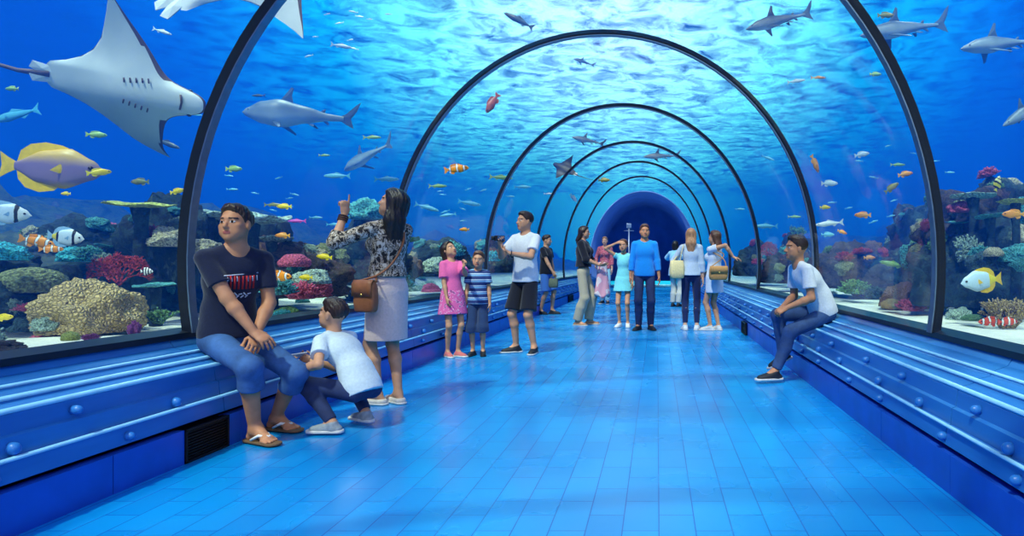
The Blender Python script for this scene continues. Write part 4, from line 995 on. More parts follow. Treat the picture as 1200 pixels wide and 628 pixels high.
# ---------- corals ----------
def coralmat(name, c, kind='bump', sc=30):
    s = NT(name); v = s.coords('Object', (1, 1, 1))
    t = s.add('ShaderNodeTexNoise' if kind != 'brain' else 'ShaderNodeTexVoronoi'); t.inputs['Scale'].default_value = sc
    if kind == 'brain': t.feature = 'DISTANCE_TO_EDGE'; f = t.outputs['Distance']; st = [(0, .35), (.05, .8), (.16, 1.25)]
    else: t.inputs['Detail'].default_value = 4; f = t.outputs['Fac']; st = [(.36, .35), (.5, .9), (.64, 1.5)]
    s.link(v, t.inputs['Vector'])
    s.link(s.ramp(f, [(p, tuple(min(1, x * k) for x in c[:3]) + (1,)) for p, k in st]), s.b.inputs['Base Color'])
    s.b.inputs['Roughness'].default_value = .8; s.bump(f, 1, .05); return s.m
CM = {k: coralmat('coral_' + k, c, kd, sc) for k, c, kd, sc in (
    ('tan', srgb(206, 176, 116), 'brain', 11), ('olive', srgb(150, 158, 104), 'bump', 9), ('red', srgb(196, 60, 62), 'bump', 11), ('purple', srgb(170, 84, 168), 'bump', 11),
    ('pink', srgb(226, 96, 128), 'bump', 10), ('teal', srgb(90, 180, 176), 'bump', 9), ('pale', srgb(186, 212, 190), 'bump', 10), ('green', srgb(112, 160, 96), 'bump', 9),
    ('lime', srgb(190, 200, 96), 'bump', 9), ('brown', srgb(150, 112, 88), 'brain', 12), ('cyan', srgb(70, 200, 214), 'bump', 9), ('dark', srgb(52, 84, 88), 'bump', 8), ('cream', srgb(206, 196, 160), 'bump', 9), ('orange', srgb(222, 130, 60), 'bump', 9))}
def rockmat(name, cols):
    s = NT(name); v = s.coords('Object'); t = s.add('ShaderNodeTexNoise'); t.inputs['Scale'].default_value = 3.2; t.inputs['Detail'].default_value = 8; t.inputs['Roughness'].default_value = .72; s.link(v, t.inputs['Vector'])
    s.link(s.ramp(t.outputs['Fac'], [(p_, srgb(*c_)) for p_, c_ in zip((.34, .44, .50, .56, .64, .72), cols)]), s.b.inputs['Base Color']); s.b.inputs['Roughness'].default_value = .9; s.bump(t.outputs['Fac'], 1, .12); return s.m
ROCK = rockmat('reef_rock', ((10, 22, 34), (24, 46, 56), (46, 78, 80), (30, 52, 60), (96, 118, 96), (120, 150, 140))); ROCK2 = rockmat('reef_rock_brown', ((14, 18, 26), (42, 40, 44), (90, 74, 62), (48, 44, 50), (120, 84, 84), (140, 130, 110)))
_pc = {}
def ico(sub):
    bm = bmesh.new(); bmesh.ops.create_icosphere(bm, subdivisions=sub, radius=1); V = [v.co.copy() for v in bm.verts]; Fc = [tuple(v.index for v in f.verts) for f in bm.faces]; bm.free(); return V, Fc
def proto(kind, seed):
    """unit-size mesh data: radius about 1, standing on z = 0"""
    key = (kind, seed)
    if key in _pc: return _pc[key]
    rg = random.Random(seed * 77 + len(kind)); off = Vector((rg.uniform(0, 50), rg.uniform(0, 50), rg.uniform(0, 50))); m = MB()
    if kind in ('dome', 'knob', 'rock'):
        V, Fc = ico(5 if kind != 'rock' else 5); W = []
        for p in V:
            d = 1 + .16 * noise.noise(p * 1.3 + off)
            if kind == 'knob':
                c = noise.voronoi(p * 6.5 + off)[0][0]; d += .15 * (1 - min(1, c * 1.6)) + .24 * noise.noise(p * 1.9 + off)
            if kind == 'dome': d += .025 * math.sin(22 * noise.noise(p * 2.1 + off))
            if kind == 'rock':
                d += .34 * noise.noise(p * 1.6 + off) + .17 * noise.noise(p * 4 + off) + .13 * abs(noise.noise(p * 8 + off)) + .08 * noise.noise(p * 15 + off)
            q = p * d; q.z = q.z * (.78 if kind != 'rock' else .8); q.z = max(q.z, -.35) + .30; W.append(q)
        m.add(W, Fc)
    elif kind == 'bush':
        for i in range(150):
            z = rg.random() ** .7; a = rg.uniform(0, 2 * PI); r = math.sqrt(max(0, 1 - z * z)); d = Vector((r * math.cos(a), r * math.sin(a), z * .95 + .1)); L = rg.uniform(.75, 1.05)
            p0 = d * .35; p1 = d * .75 * L + Vector((rg.uniform(-.06, .06), rg.uniform(-.06, .06), 0)); p2 = d * L + Vector((rg.uniform(-.1, .1), rg.uniform(-.1, .1), rg.uniform(0, .08)))
            m.tube([p0, p1, p2], [.075, .06, .045], 6)
            for _ in range(2):
                e = p1 + (p2 - p1) * .4; f = e + Vector((rg.uniform(-.14, .14), rg.uniform(-.14, .14), rg.uniform(.0, .16))); m.tube([e, f], [.045, .034], 5)
        V, Fc = ico(3); m.add([Vector((p.x * .62, p.y * .62, max(p.z, -.1) * .55 + .05)) for p in V], Fc)
    elif kind == 'stag':
        def br(p, d, L, r, lv):
            q = p + d * L; m.tube([p, (p + q) / 2 + Vector((rg.uniform(-.03, .03), rg.uniform(-.03, .03), 0)), q], [r, r * .85, r * .7], 6)
            if lv:
                for _ in range(3):
                    nd = (d + Vector((rg.uniform(-.8, .8), rg.uniform(-.8, .8), rg.uniform(-.1, .6)))).normalized(); br(q - d * L * rg.uniform(0, .4), nd, L * rg.uniform(.6, .85), r * .72, lv - 1)
        for i in range(11):
            a = 2 * PI * i / 11 + rg.uniform(-.2, .2); t = rg.uniform(.2, .9); br(Vector((math.cos(a) * .15, math.sin(a) * .15, 0)), Vector((math.cos(a) * t, math.sin(a) * t, 1)).normalized(), .42, .062, 3)
    elif kind == 'fan':
        def br(p, d, L, r, lv):
            q = p + d * L; m.tube([p, q], [r, r * .8], 6)
            if lv:
                for sgn in (-1, 1, 0):
                    a = sgn * rg.uniform(.35, .65) + rg.uniform(-.1, .1); nd = Vector((d.x * math.cos(a) - d.z * math.sin(a), rg.uniform(-.1, .1), d.x * math.sin(a) + d.z * math.cos(a))).normalized(); br(q, nd, L * rg.uniform(.68, .85), r * .75, lv - 1)
        for a in (-.7, -.25, .25, .7): br(Vector((0, 0, 0)), Vector((math.sin(a), 0, math.cos(a))), .46, .05, 4)
    elif kind == 'tubes':
        for i in range(16):
            a = rg.uniform(0, 2 * PI); r = rg.uniform(0, .55); h = rg.uniform(.8, 1.7) * (1 - r * .5); b = Vector((r * math.cos(a), r * math.sin(a), 0)); t = b * 1.5 + Vector((0, 0, h)); w_ = rg.uniform(.13, .2)
            m.tube([b, (b + t) / 2, t, t + Vector((0, 0, -.06)), t + Vector((0, 0, -.3))], [w_ * .8, w_, w_ * 1.1, w_ * .75, w_ * .6], 10)
    elif kind == 'plate':
        rings = []
        for r, z0 in ((.02, .0), (.25, .0), (.6, .07), (.9, .16), (1, .21), (1, .25), (.9, .23), (.6, .15), (.25, .09), (.02, .07)):
            rings.append([Vector((r * math.cos(t) * (1 + .10 * noise.noise(Vector((math.cos(t), math.sin(t), seed)))), r * math.sin(t) * (1 + .12 * math.sin(3 * t + seed)), z0 + r * .05 * math.sin(5 * t + seed) + .04 * r * noise.noise(Vector((math.cos(t) * 3, math.sin(t) * 3, seed))))) for t in [2 * PI * k / 40 for k in range(40)]])
        m.add(*loft(rings))
    me = bpy.data.meshes.new(kind + '_coral'); me.from_pydata([tuple(p) for p in m.v], [], m.f); me.update(); me.polygons.foreach_set('use_smooth', [True] * len(me.polygons))
    bm = bmesh.new(); bm.from_mesh(me); bmesh.ops.recalc_face_normals(bm, faces=bm.faces); bm.to_mesh(me); bm.free()
    me.materials.append(ROCK); _pc[key] = me; return me
KIND = {'dome': ('dome_coral', 'coral'), 'knob': ('knobbly_coral', 'coral'), 'bush': ('bushy_coral', 'coral'), 'stag': ('branching_coral', 'coral'), 'fan': ('fan_coral', 'coral'), 'tubes': ('tube_coral', 'coral'), 'plate': ('plate_coral', 'coral'), 'rock': ('reef_rock', 'rock')}
def coral(kind, px, py, Y, wpx, mat, label, hr=1.0, seed=None, group=None, ground=True, rz=None):
    """px, py: middle of its base in the photo; wpx: its width in pixels at that depth"""
    p = at(px, py, Y); sd = seed if seed is not None else (int(px) % 3); R_ = wpx * Y / F / 2
    me = proto(kind, sd); nm, cat = KIND[kind]
    if abs(p.x) < 2.5 + R_: p.x = math.copysign(2.5 + R_ * 1.02, p.x) if abs(p.x) > 1.5 else p.x
    if kind == 'plate':
        r = empty(nm, (p.x, p.y, p.z), label, cat, group); o = link_obj('plate', me, r); o.scale = (R_, R_ * .8, R_ * hr)
        g = bed_h(p.x, p.y) - .1; st = MB().tube([(0, 0, min(g - p.z, -.15)), (R_ * .05, 0, -.12 - R_ * .1), (0, 0, R_ * .06)], [R_ * .36, R_ * .2, R_ * .3], 10).build('stalk', ROCK, r)
        o.material_slots[0].link = 'OBJECT'; o.material_slots[0].material = mat; o.rotation_euler = (.12, .0, px)
        return r
    o = bpy.data.objects.new(nm, me); C.objects.link(o); o.location = (p.x, p.y, p.z); o.scale = (R_, R_, R_ * hr)
    o.rotation_euler = (0, 0, (px * .37) % 6.28 if rz is None else rz)
    o.material_slots[0].link = 'OBJECT'; o.material_slots[0].material = mat
    if ground:
        o.location.z = min(p.z, bed_h(p.x, p.y) + .05) if kind != 'rock' else min(p.z, bed_h(p.x, p.y))
        if p.z > o.location.z + .03:   # it stands on a higher lump of reef: give it one
            pass
    return tag(o, label, cat, group)
R = ROCK; c = CM
# left, nearest bay
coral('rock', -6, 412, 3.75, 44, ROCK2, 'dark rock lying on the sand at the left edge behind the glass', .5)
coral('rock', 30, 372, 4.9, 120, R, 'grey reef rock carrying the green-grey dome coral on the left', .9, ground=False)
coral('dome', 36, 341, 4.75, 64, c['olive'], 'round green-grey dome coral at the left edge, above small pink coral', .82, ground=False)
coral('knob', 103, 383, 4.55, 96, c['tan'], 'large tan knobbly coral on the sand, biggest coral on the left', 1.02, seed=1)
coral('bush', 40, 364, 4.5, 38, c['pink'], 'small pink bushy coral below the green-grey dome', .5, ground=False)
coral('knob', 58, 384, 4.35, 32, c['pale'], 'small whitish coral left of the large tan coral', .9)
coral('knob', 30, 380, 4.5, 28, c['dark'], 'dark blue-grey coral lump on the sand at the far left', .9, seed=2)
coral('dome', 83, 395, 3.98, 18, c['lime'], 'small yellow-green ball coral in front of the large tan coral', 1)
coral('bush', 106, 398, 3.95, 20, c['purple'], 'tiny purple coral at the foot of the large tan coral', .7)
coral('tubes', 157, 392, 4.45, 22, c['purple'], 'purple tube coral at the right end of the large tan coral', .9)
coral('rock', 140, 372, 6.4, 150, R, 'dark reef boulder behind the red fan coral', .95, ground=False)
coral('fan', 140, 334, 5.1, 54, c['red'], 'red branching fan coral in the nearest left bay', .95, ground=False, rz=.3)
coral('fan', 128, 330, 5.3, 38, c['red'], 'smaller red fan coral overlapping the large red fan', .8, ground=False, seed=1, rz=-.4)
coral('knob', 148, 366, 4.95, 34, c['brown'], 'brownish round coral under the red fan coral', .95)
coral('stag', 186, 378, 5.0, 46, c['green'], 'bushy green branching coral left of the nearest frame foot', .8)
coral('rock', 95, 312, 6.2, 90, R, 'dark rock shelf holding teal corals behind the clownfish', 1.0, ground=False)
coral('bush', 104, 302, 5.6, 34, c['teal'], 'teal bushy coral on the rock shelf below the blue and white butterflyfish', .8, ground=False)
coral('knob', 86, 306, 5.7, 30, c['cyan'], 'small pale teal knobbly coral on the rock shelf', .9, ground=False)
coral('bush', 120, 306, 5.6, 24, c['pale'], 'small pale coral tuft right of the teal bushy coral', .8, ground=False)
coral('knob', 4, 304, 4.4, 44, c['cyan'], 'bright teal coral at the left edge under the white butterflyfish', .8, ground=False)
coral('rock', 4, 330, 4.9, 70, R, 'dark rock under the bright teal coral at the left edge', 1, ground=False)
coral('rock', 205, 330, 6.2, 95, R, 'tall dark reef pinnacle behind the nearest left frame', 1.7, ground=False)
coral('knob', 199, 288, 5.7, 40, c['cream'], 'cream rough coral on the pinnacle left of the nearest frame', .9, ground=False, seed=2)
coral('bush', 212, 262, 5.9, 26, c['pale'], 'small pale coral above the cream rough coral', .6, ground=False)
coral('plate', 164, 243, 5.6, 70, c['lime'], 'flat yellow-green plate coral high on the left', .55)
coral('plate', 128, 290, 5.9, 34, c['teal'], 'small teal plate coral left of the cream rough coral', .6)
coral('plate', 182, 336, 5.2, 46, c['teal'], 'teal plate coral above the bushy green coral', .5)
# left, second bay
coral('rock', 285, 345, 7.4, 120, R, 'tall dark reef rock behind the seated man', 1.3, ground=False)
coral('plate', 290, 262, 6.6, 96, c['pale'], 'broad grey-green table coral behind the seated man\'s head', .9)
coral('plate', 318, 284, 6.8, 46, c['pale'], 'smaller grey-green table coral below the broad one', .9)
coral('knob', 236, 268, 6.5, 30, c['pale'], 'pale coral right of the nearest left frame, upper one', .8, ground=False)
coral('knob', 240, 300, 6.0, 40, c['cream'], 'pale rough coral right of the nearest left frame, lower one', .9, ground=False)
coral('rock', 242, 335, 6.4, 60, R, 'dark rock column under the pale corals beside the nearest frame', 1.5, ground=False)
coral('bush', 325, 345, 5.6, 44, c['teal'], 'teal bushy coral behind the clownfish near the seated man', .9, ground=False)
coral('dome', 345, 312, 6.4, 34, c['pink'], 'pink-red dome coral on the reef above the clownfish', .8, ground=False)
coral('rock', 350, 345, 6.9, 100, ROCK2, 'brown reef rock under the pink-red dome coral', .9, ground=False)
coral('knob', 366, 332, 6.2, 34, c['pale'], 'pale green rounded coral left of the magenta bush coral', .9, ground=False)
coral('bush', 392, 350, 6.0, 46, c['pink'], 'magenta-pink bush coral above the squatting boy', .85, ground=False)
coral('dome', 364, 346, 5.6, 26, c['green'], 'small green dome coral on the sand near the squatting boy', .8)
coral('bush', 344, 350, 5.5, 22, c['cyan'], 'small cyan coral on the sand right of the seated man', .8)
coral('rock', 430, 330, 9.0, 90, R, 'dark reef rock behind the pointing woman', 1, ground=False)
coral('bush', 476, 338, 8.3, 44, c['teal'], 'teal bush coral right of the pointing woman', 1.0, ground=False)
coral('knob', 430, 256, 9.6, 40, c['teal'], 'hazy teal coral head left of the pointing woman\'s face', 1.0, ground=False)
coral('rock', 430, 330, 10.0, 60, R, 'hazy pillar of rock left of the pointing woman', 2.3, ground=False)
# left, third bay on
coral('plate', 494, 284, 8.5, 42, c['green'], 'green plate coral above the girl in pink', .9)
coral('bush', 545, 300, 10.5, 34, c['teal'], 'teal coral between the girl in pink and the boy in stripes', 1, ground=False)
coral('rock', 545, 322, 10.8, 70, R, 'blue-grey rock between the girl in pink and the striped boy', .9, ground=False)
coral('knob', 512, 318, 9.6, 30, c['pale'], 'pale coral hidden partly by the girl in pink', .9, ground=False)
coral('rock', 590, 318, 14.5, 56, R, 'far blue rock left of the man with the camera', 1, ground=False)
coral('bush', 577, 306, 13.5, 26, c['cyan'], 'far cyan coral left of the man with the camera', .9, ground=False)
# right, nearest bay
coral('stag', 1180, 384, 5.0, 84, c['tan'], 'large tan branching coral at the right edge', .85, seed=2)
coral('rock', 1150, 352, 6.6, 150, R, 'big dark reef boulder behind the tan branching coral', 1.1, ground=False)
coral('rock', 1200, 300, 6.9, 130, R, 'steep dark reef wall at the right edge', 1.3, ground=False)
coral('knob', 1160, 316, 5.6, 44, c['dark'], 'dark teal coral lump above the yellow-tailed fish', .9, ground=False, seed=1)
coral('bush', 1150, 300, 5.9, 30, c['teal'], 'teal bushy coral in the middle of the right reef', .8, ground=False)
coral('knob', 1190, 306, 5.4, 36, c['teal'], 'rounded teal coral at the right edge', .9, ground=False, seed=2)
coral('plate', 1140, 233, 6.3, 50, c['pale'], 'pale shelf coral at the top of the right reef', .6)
coral('plate', 1160, 256, 6.1, 44, c['teal'], 'teal shelf coral below the pale shelf coral on the right', .6)
coral('plate', 1190, 239, 5.6, 40, c['lime'], 'yellow-green plate coral at the upper right edge', .7)
coral('plate', 1124, 262, 6.5, 30, c['teal'], 'small shelf coral right of the nearest right frame', .7)
coral('knob', 1126, 248, 6.4, 26, c['pink'], 'small pinkish coral right of the nearest right frame', .8, ground=False)
coral('rock', 1140, 285, 7.0, 110, ROCK2, 'brownish rock ledge under the shelf corals on the right', 1.0, ground=False)
coral('knob', 1124, 368, 5.6, 28, c['pale'], 'pale coral at the foot of the nearest right frame', .8)
coral('dome', 1140, 375, 5.2, 26, c['green'], 'low green dome coral left of the red and white clownfish', .5)
coral('dome', 1164, 300, 5.4, 22, c['cream'], 'cream ball coral above the yellow-tailed fish', .9, ground=False)
coral('stag', 1195, 318, 5.2, 30, c['teal'], 'teal branching coral at the right edge above the tan one', .9, ground=False)
# right, second bay
coral('knob', 1055, 356, 7.2, 42, c['brown'], 'brown round coral behind the pink coral on the right', 1.05)
coral('bush', 1070, 362, 6.5, 40, c['pink'], 'pink bushy coral on the sand in the second right bay', .75)
coral('knob', 1044, 361, 6.7, 22, c['tan'], 'small tan coral left of the pink bushy coral', .9)
coral('bush', 1098, 364, 6.3, 26, c['green'], 'dark green coral left of the nearest right frame', .9)
coral('rock', 1095, 340, 8.2, 80, R, 'dark reef mound behind the pink and brown corals', 1.3, ground=False)
coral('rock', 1080, 300, 10.2, 80, R, 'hazy reef slope rising left of the nearest right frame', 1.4, ground=False)
coral('dome', 1089, 307, 7.6, 22, c['lime'], 'pale yellow-green dome coral on the right reef', .9, ground=False)
coral('dome', 1078, 290, 8.8, 24, c['green'], 'hazy green dome coral above the yellow-green one', .9, ground=False)
coral('bush', 1002, 344, 8.6, 40, c['green'], 'dark green bush coral right of the seated young man', .8, ground=False)
coral('bush', 1028, 350, 8.2, 34, c['dark'], 'dark coral between the green bush and the tan coral', .8, ground=False)
coral('bush', 990, 306, 9.5, 24, c['red'], 'red coral high on the reef behind the seated young man, left one', .9, ground=False)
coral('bush', 1010, 298, 9.7, 26, c['red'], 'red coral high on the reef behind the seated young man, right one', .6, ground=False)
coral('rock', 1000, 335, 10.0, 90, ROCK2, 'brownish reef rock under the two red corals', .9, ground=False)
coral('rock', 1060, 330, 9.6, 70, R, 'low reef rock in the middle of the second right bay', .9, ground=False)
# right, far bays
coral('rock', 925, 330, 12.0, 60, ROCK2, 'brownish rock left of the seated young man\'s head', 1.0, ground=False)
coral('fan', 901, 305, 14.0, 22, c['red'], 'far red fan coral left of the seated young man', 1.4, ground=False)
coral('bush', 888, 310, 14.5, 16, c['pink'], 'far pink coral beyond the red fan on the right', .9, ground=False)
coral('rock', 890, 322, 15.5, 50, R, 'far blue rock behind the far pink coral', 1.2, ground=False)
coral('stag', 934, 282, 13.5, 26, c['green'], 'hazy green branching coral left of the second right frame', 1.4, ground=False)
coral('rock', 934, 312, 14.0, 40, R, 'hazy rock under the green branching coral', 1.6, ground=False)
# small growth scattered over the reef
random.seed(21)
for s, side in ((-1, 'left'), (1, 'right')):
    for kd, mt, lab in (('knob', 'teal', 'teal knob'), ('bush', 'pale', 'pale tuft'), ('dome', 'green', 'green button'), ('knob', 'pink', 'pink knob'), ('bush', 'dark', 'dark tuft'), ('knob', 'cream', 'cream knob')):
        for i in range(8):
            y = 4.0 + 11 * random.random() ** 1.3; x = s * random.uniform(3.5, 5.8)
            me = proto(kd, i % 3); o = bpy.data.objects.new(KIND[kd][0], me); C.objects.link(o); r = random.uniform(.07, .19)
            o.location = (x, y, bed_h(x, y) - r * .15); o.scale = (r, r, r * random.uniform(.6, 1)); o.rotation_euler.z = random.uniform(0, 6)
            o.material_slots[0].link = 'OBJECT'; o.material_slots[0].material = CM[mt]
            tag(o, 'small %s coral scattered over the reef behind the %s glass' % (lab, side), 'coral', 'small %s corals on the %s reef' % (lab, side))

# growth on the flanks of the bigger rocks
rocks = [o for o in C.objects if o.name.startswith('reef_rock')]
random.seed(33); gi = 0
for o in rocks:
    me = o.data; sc_ = o.scale.x; side = 'left' if o.location.x < 0 else 'right'
    rz = Matrix.Rotation(o.rotation_euler.z, 3, 'Z'); tries = 0; made = 0
    want = 7 if sc_ > .35 else 3
    while made < want and tries < 200:
        tries += 1; vtx = me.vertices[random.randrange(len(me.vertices))]
        n = rz @ vtx.normal; pw = o.location + rz @ Vector((vtx.co.x * o.scale.x, vtx.co.y * o.scale.y, vtx.co.z * o.scale.z))
        inw = 1 if o.location.x < 0 else -1
        if n.z < -.1 or (n.x * inw < .1 and n.y > -.1) or abs(pw.x) < 2.75 or pw.z < .75: continue
        kd, mt, lab = (('knob', 'teal', 'teal knob'), ('bush', 'pale', 'pale tuft'), ('bush', 'green', 'green tuft'), ('knob', 'brown', 'brown knob'), ('bush', 'pink', 'pink tuft'), ('knob', 'olive', 'olive knob'), ('bush', 'teal', 'teal tuft'), ('knob', 'cream', 'cream knob'))[gi % 8]; gi += 1
        q = bpy.data.objects.new(KIND[kd][0], proto(kd, made % 3)); C.objects.link(q); r = random.uniform(.16, .30) * max(.3, min(sc_, .8)) * (.7 + .3 * random.random())
        q.location = pw - n * r * .2; q.scale = (r, r, r * .85); q.rotation_mode = 'QUATERNION'; q.rotation_quaternion = n.to_track_quat('Z', 'Y')
        q.material_slots[0].link = 'OBJECT'; q.material_slots[0].material = CM[mt]; made += 1
        tag(q, '%s coral growing on the %s reef rocks' % (lab, side), 'coral', '%s corals on the %s rocks' % (lab, side))
# ---------- fish ----------
def interp(tab, x):
    for (a, va), (b, vb) in zip(tab, tab[1:]):
        if x <= b: t = (x - a) / (b - a); t = t * t * (3 - 2 * t) * .5 + t * .5; return va + (vb - va) * t
    return tab[-1][1]
def body_mesh(top, bot, wid, n=26, k=14):
    """nose at x=+.5, tail root at x=-.36"""
    rings = []
    for i in range(n + 1):
        u = i / n; u = .5 - .5 * math.cos(u * PI); x = .5 - .86 * u; zt = interp(top, u); zb = interp(bot, u); w = interp(wid, u); c = (zt + zb) / 2; h = (zt - zb) / 2
        rings.append([Vector((x, w * math.copysign(abs(math.sin(t)) ** .85, math.sin(t)), c + h * math.cos(t))) for t in [2 * PI * j / k for j in range(k)]])
    return loft(rings)
def fin(outline, th=.006, ax='y'):
    """thin solid fin from an outline in the x-z plane"""
    n = len(outline); c = Vector((sum(p[0] for p in outline) / n, 0, sum(p[1] for p in outline) / n)); V = []; 
    for s in (-1, 1): V += [Vector((x, s * th * .25, z)) for x, z in outline]
    V += [c + Vector((0, -th, 0)), c + Vector((0, th, 0))]
    Fc = [(2 * n, j, (j + 1) % n) for j in range(n)] + [(2 * n + 1, n + (j + 1) % n, n + j) for j in range(n)] + [(j, n + j, n + (j + 1) % n, (j + 1) % n) for j in range(n)]
    return V, Fc
def fmat(name, stops, axis='X', rough=.4, back=None):
    s = NT(name); v = s.coords('Object'); sp = s.add('ShaderNodeSeparateXYZ'); s.link(v, sp.inputs[0])
    m = s.add('ShaderNodeMath', operation='ADD'); s.link(sp.outputs[axis], m.inputs[0]); m.inputs[1].default_value = .5
    nz = s.add('ShaderNodeTexNoise'); nz.inputs['Scale'].default_value = 9; s.link(v, nz.inputs['Vector'])
    a = s.add('ShaderNodeMath', operation='MULTIPLY_ADD'); s.link(nz.outputs['Fac'], a.inputs[0]); a.inputs[1].default_value = .05; s.link(m.outputs[0], a.inputs[2])
    s.link(s.ramp(a.outputs[0], stops), s.b.inputs['Base Color']); s.b.inputs['Roughness'].default_value = rough; return s.m
def hard(cols):
    out = []; 
    for i, (p, c_) in enumerate(cols):
        if i: out.append((p, cols[i - 1][1]))
        out.append((min(1, p + .008) if i else 0, c_))
    return out
O_, W_, K_ = srgb(252, 150, 20), srgb(240, 240, 235), srgb(16, 16, 20)
FM = {
 'clown': fmat('clownfish_skin', hard([(0, O_), (.22, K_), (.235, W_), (.285, K_), (.30, O_), (.50, K_), (.515, W_), (.59, K_), (.605, O_), (.78, K_), (.795, W_), (.86, K_), (.875, O_)])),
 'redclown': fmat('red_clownfish_skin', hard([(0, srgb(220, 74, 30)), (.22, K_), (.235, W_), (.30, K_), (.315, srgb(220, 74, 30)), (.50, K_), (.515, W_), (.60, K_), (.615, srgb(220, 74, 30)), (.78, K_), (.795, W_), (.86, K_), (.875, srgb(220, 74, 30))])),
 'butter': fmat('butterflyfish_skin', hard([(0, srgb(230, 205, 60)), (.28, K_), (.34, srgb(205, 222, 235)), (.72, K_), (.79, srgb(225, 230, 225))])),
 'stripe': fmat('striped_fish_skin', hard([(0, W_), (.2, K_), (.30, W_), (.42, K_), (.52, W_), (.64, K_), (.74, W_), (.86, K_), (.92, W_)])),
 'angel': fmat('angelfish_skin', hard([(0, srgb(235, 215, 50)), (.2, K_), (.32, srgb(235, 215, 50)), (.5, K_), (.62, srgb(240, 235, 160)), (.78, K_), (.85, srgb(240, 235, 160))])),
 'tang': fmat('surgeonfish_skin', [(0, srgb(225, 180, 50)), (.27, srgb(220, 180, 60)), (.36, srgb(140, 118, 150)), (.56, srgb(128, 108, 146)), (.68, srgb(196, 158, 80)), (1, srgb(225, 180, 50))], 'Z'),
 'yellow': fmat('yellow_fish_skin', [(0, srgb(250, 225, 40)), (1, srgb(235, 200, 30))]), 'orange': fmat('orange_fish_skin', [(0, srgb(245, 175, 40)), (1, srgb(235, 140, 40))]),
 'lime': fmat('yellow_green_fish_skin', [(0, srgb(170, 200, 90)), (1, srgb(130, 180, 110))]), 'olive': fmat('olive_fish_skin', [(0, srgb(120, 130, 60)), (1, srgb(150, 140, 70))]),
 'pale': fmat('silver_fish_skin', [(0, srgb(190, 215, 215)), (1, srgb(220, 230, 225))]), 'cyan': fmat('blue_silver_fish_skin', [(0, srgb(80, 180, 210)), (1, srgb(120, 205, 220))]),
 'magenta': fmat('magenta_fish_skin', [(0, srgb(220, 80, 170)), (1, srgb(200, 90, 190))]), 'dark': fmat('dark_fish_skin', [(0, srgb(50, 70, 80)), (1, srgb(80, 95, 100))]),
 'red': fmat('red_fish_skin', [(0, srgb(200, 90, 70)), (1, srgb(170, 90, 80))]),
 'whiteyellow': fmat('white_yellow_fish_skin', hard([(0, srgb(240, 215, 30)), (.34, srgb(200, 225, 235)), (.96, srgb(200, 225, 235))])),
 'yfin': plain('yellow_fin', srgb(240, 195, 30), .5, 0, 20, .1), 'bfin': plain('pale_blue_fin', srgb(150, 190, 220), .5, 0, 20, .1)}
SHAPE = {
 'deep': dict(top=[(0, 0), (.12, .13), (.4, .27), (.7, .22), (1, .05)], bot=[(0, -.02), (.12, -.12), (.45, -.26), (.75, -.2), (1, -.05)], wid=[(0, .005), (.2, .06), (.45, .075), (1, .012)],
   dorsal=[(.30, .12), (.2, .24), (.08, .30), (-.08, .325), (-.22, .29), (-.31, .20), (-.34, .05), (-.2, .12), (0, .2)], anal=[(.12, -.18), (.02, -.29), (-.12, -.32), (-.25, -.27), (-.32, -.17), (-.34, -.04), (-.2, -.12)], tail=[(-.34, .045), (-.42, .10), (-.5, .17), (-.48, .0), (-.5, -.17), (-.42, -.10), (-.34, -.045)], pec=[(.2, .0), (.1, .05), (.02, -.04), (.1, -.07)]),
 'mid': dict(top=[(0, 0), (.1, .09), (.4, .17), (.75, .12), (1, .04)], bot=[(0, -.01), (.1, -.08), (.4, -.16), (.75, -.11), (1, -.04)], wid=[(0, .005), (.2, .065), (.45, .08), (1, .015)],
   dorsal=[(.2, .12), (.12, .21), (-.05, .22), (-.22, .19), (-.3, .08), (-.1, .14)], anal=[(-.06, -.12), (-.14, -.2), (-.26, -.17), (-.3, -.07)], tail=[(-.34, .04), (-.42, .11), (-.5, .14), (-.47, .0), (-.5, -.14), (-.42, -.11), (-.34, -.04)], pec=[(.2, -.01), (.1, .05), (.02, -.02), (.1, -.08)]),
 'slim': dict(top=[(0, 0), (.1, .05), (.4, .09), (.75, .06), (1, .02)], bot=[(0, -.01), (.1, -.05), (.4, -.09), (.75, -.06), (1, -.02)], wid=[(0, .005), (.2, .045), (.45, .055), (1, .01)],
   dorsal=[(.12, .08), (.04, .14), (-.08, .10), (-.2, .065)], anal=[(-.1, -.07), (-.16, -.11), (-.26, -.05)], tail=[(-.34, .02), (-.42, .07), (-.5, .13), (-.45, .0), (-.5, -.13), (-.42, -.07), (-.34, -.02)], pec=[(.2, -.01), (.12, .02), (.06, -.03), (.12, -.04)]),
}
_fp = {}
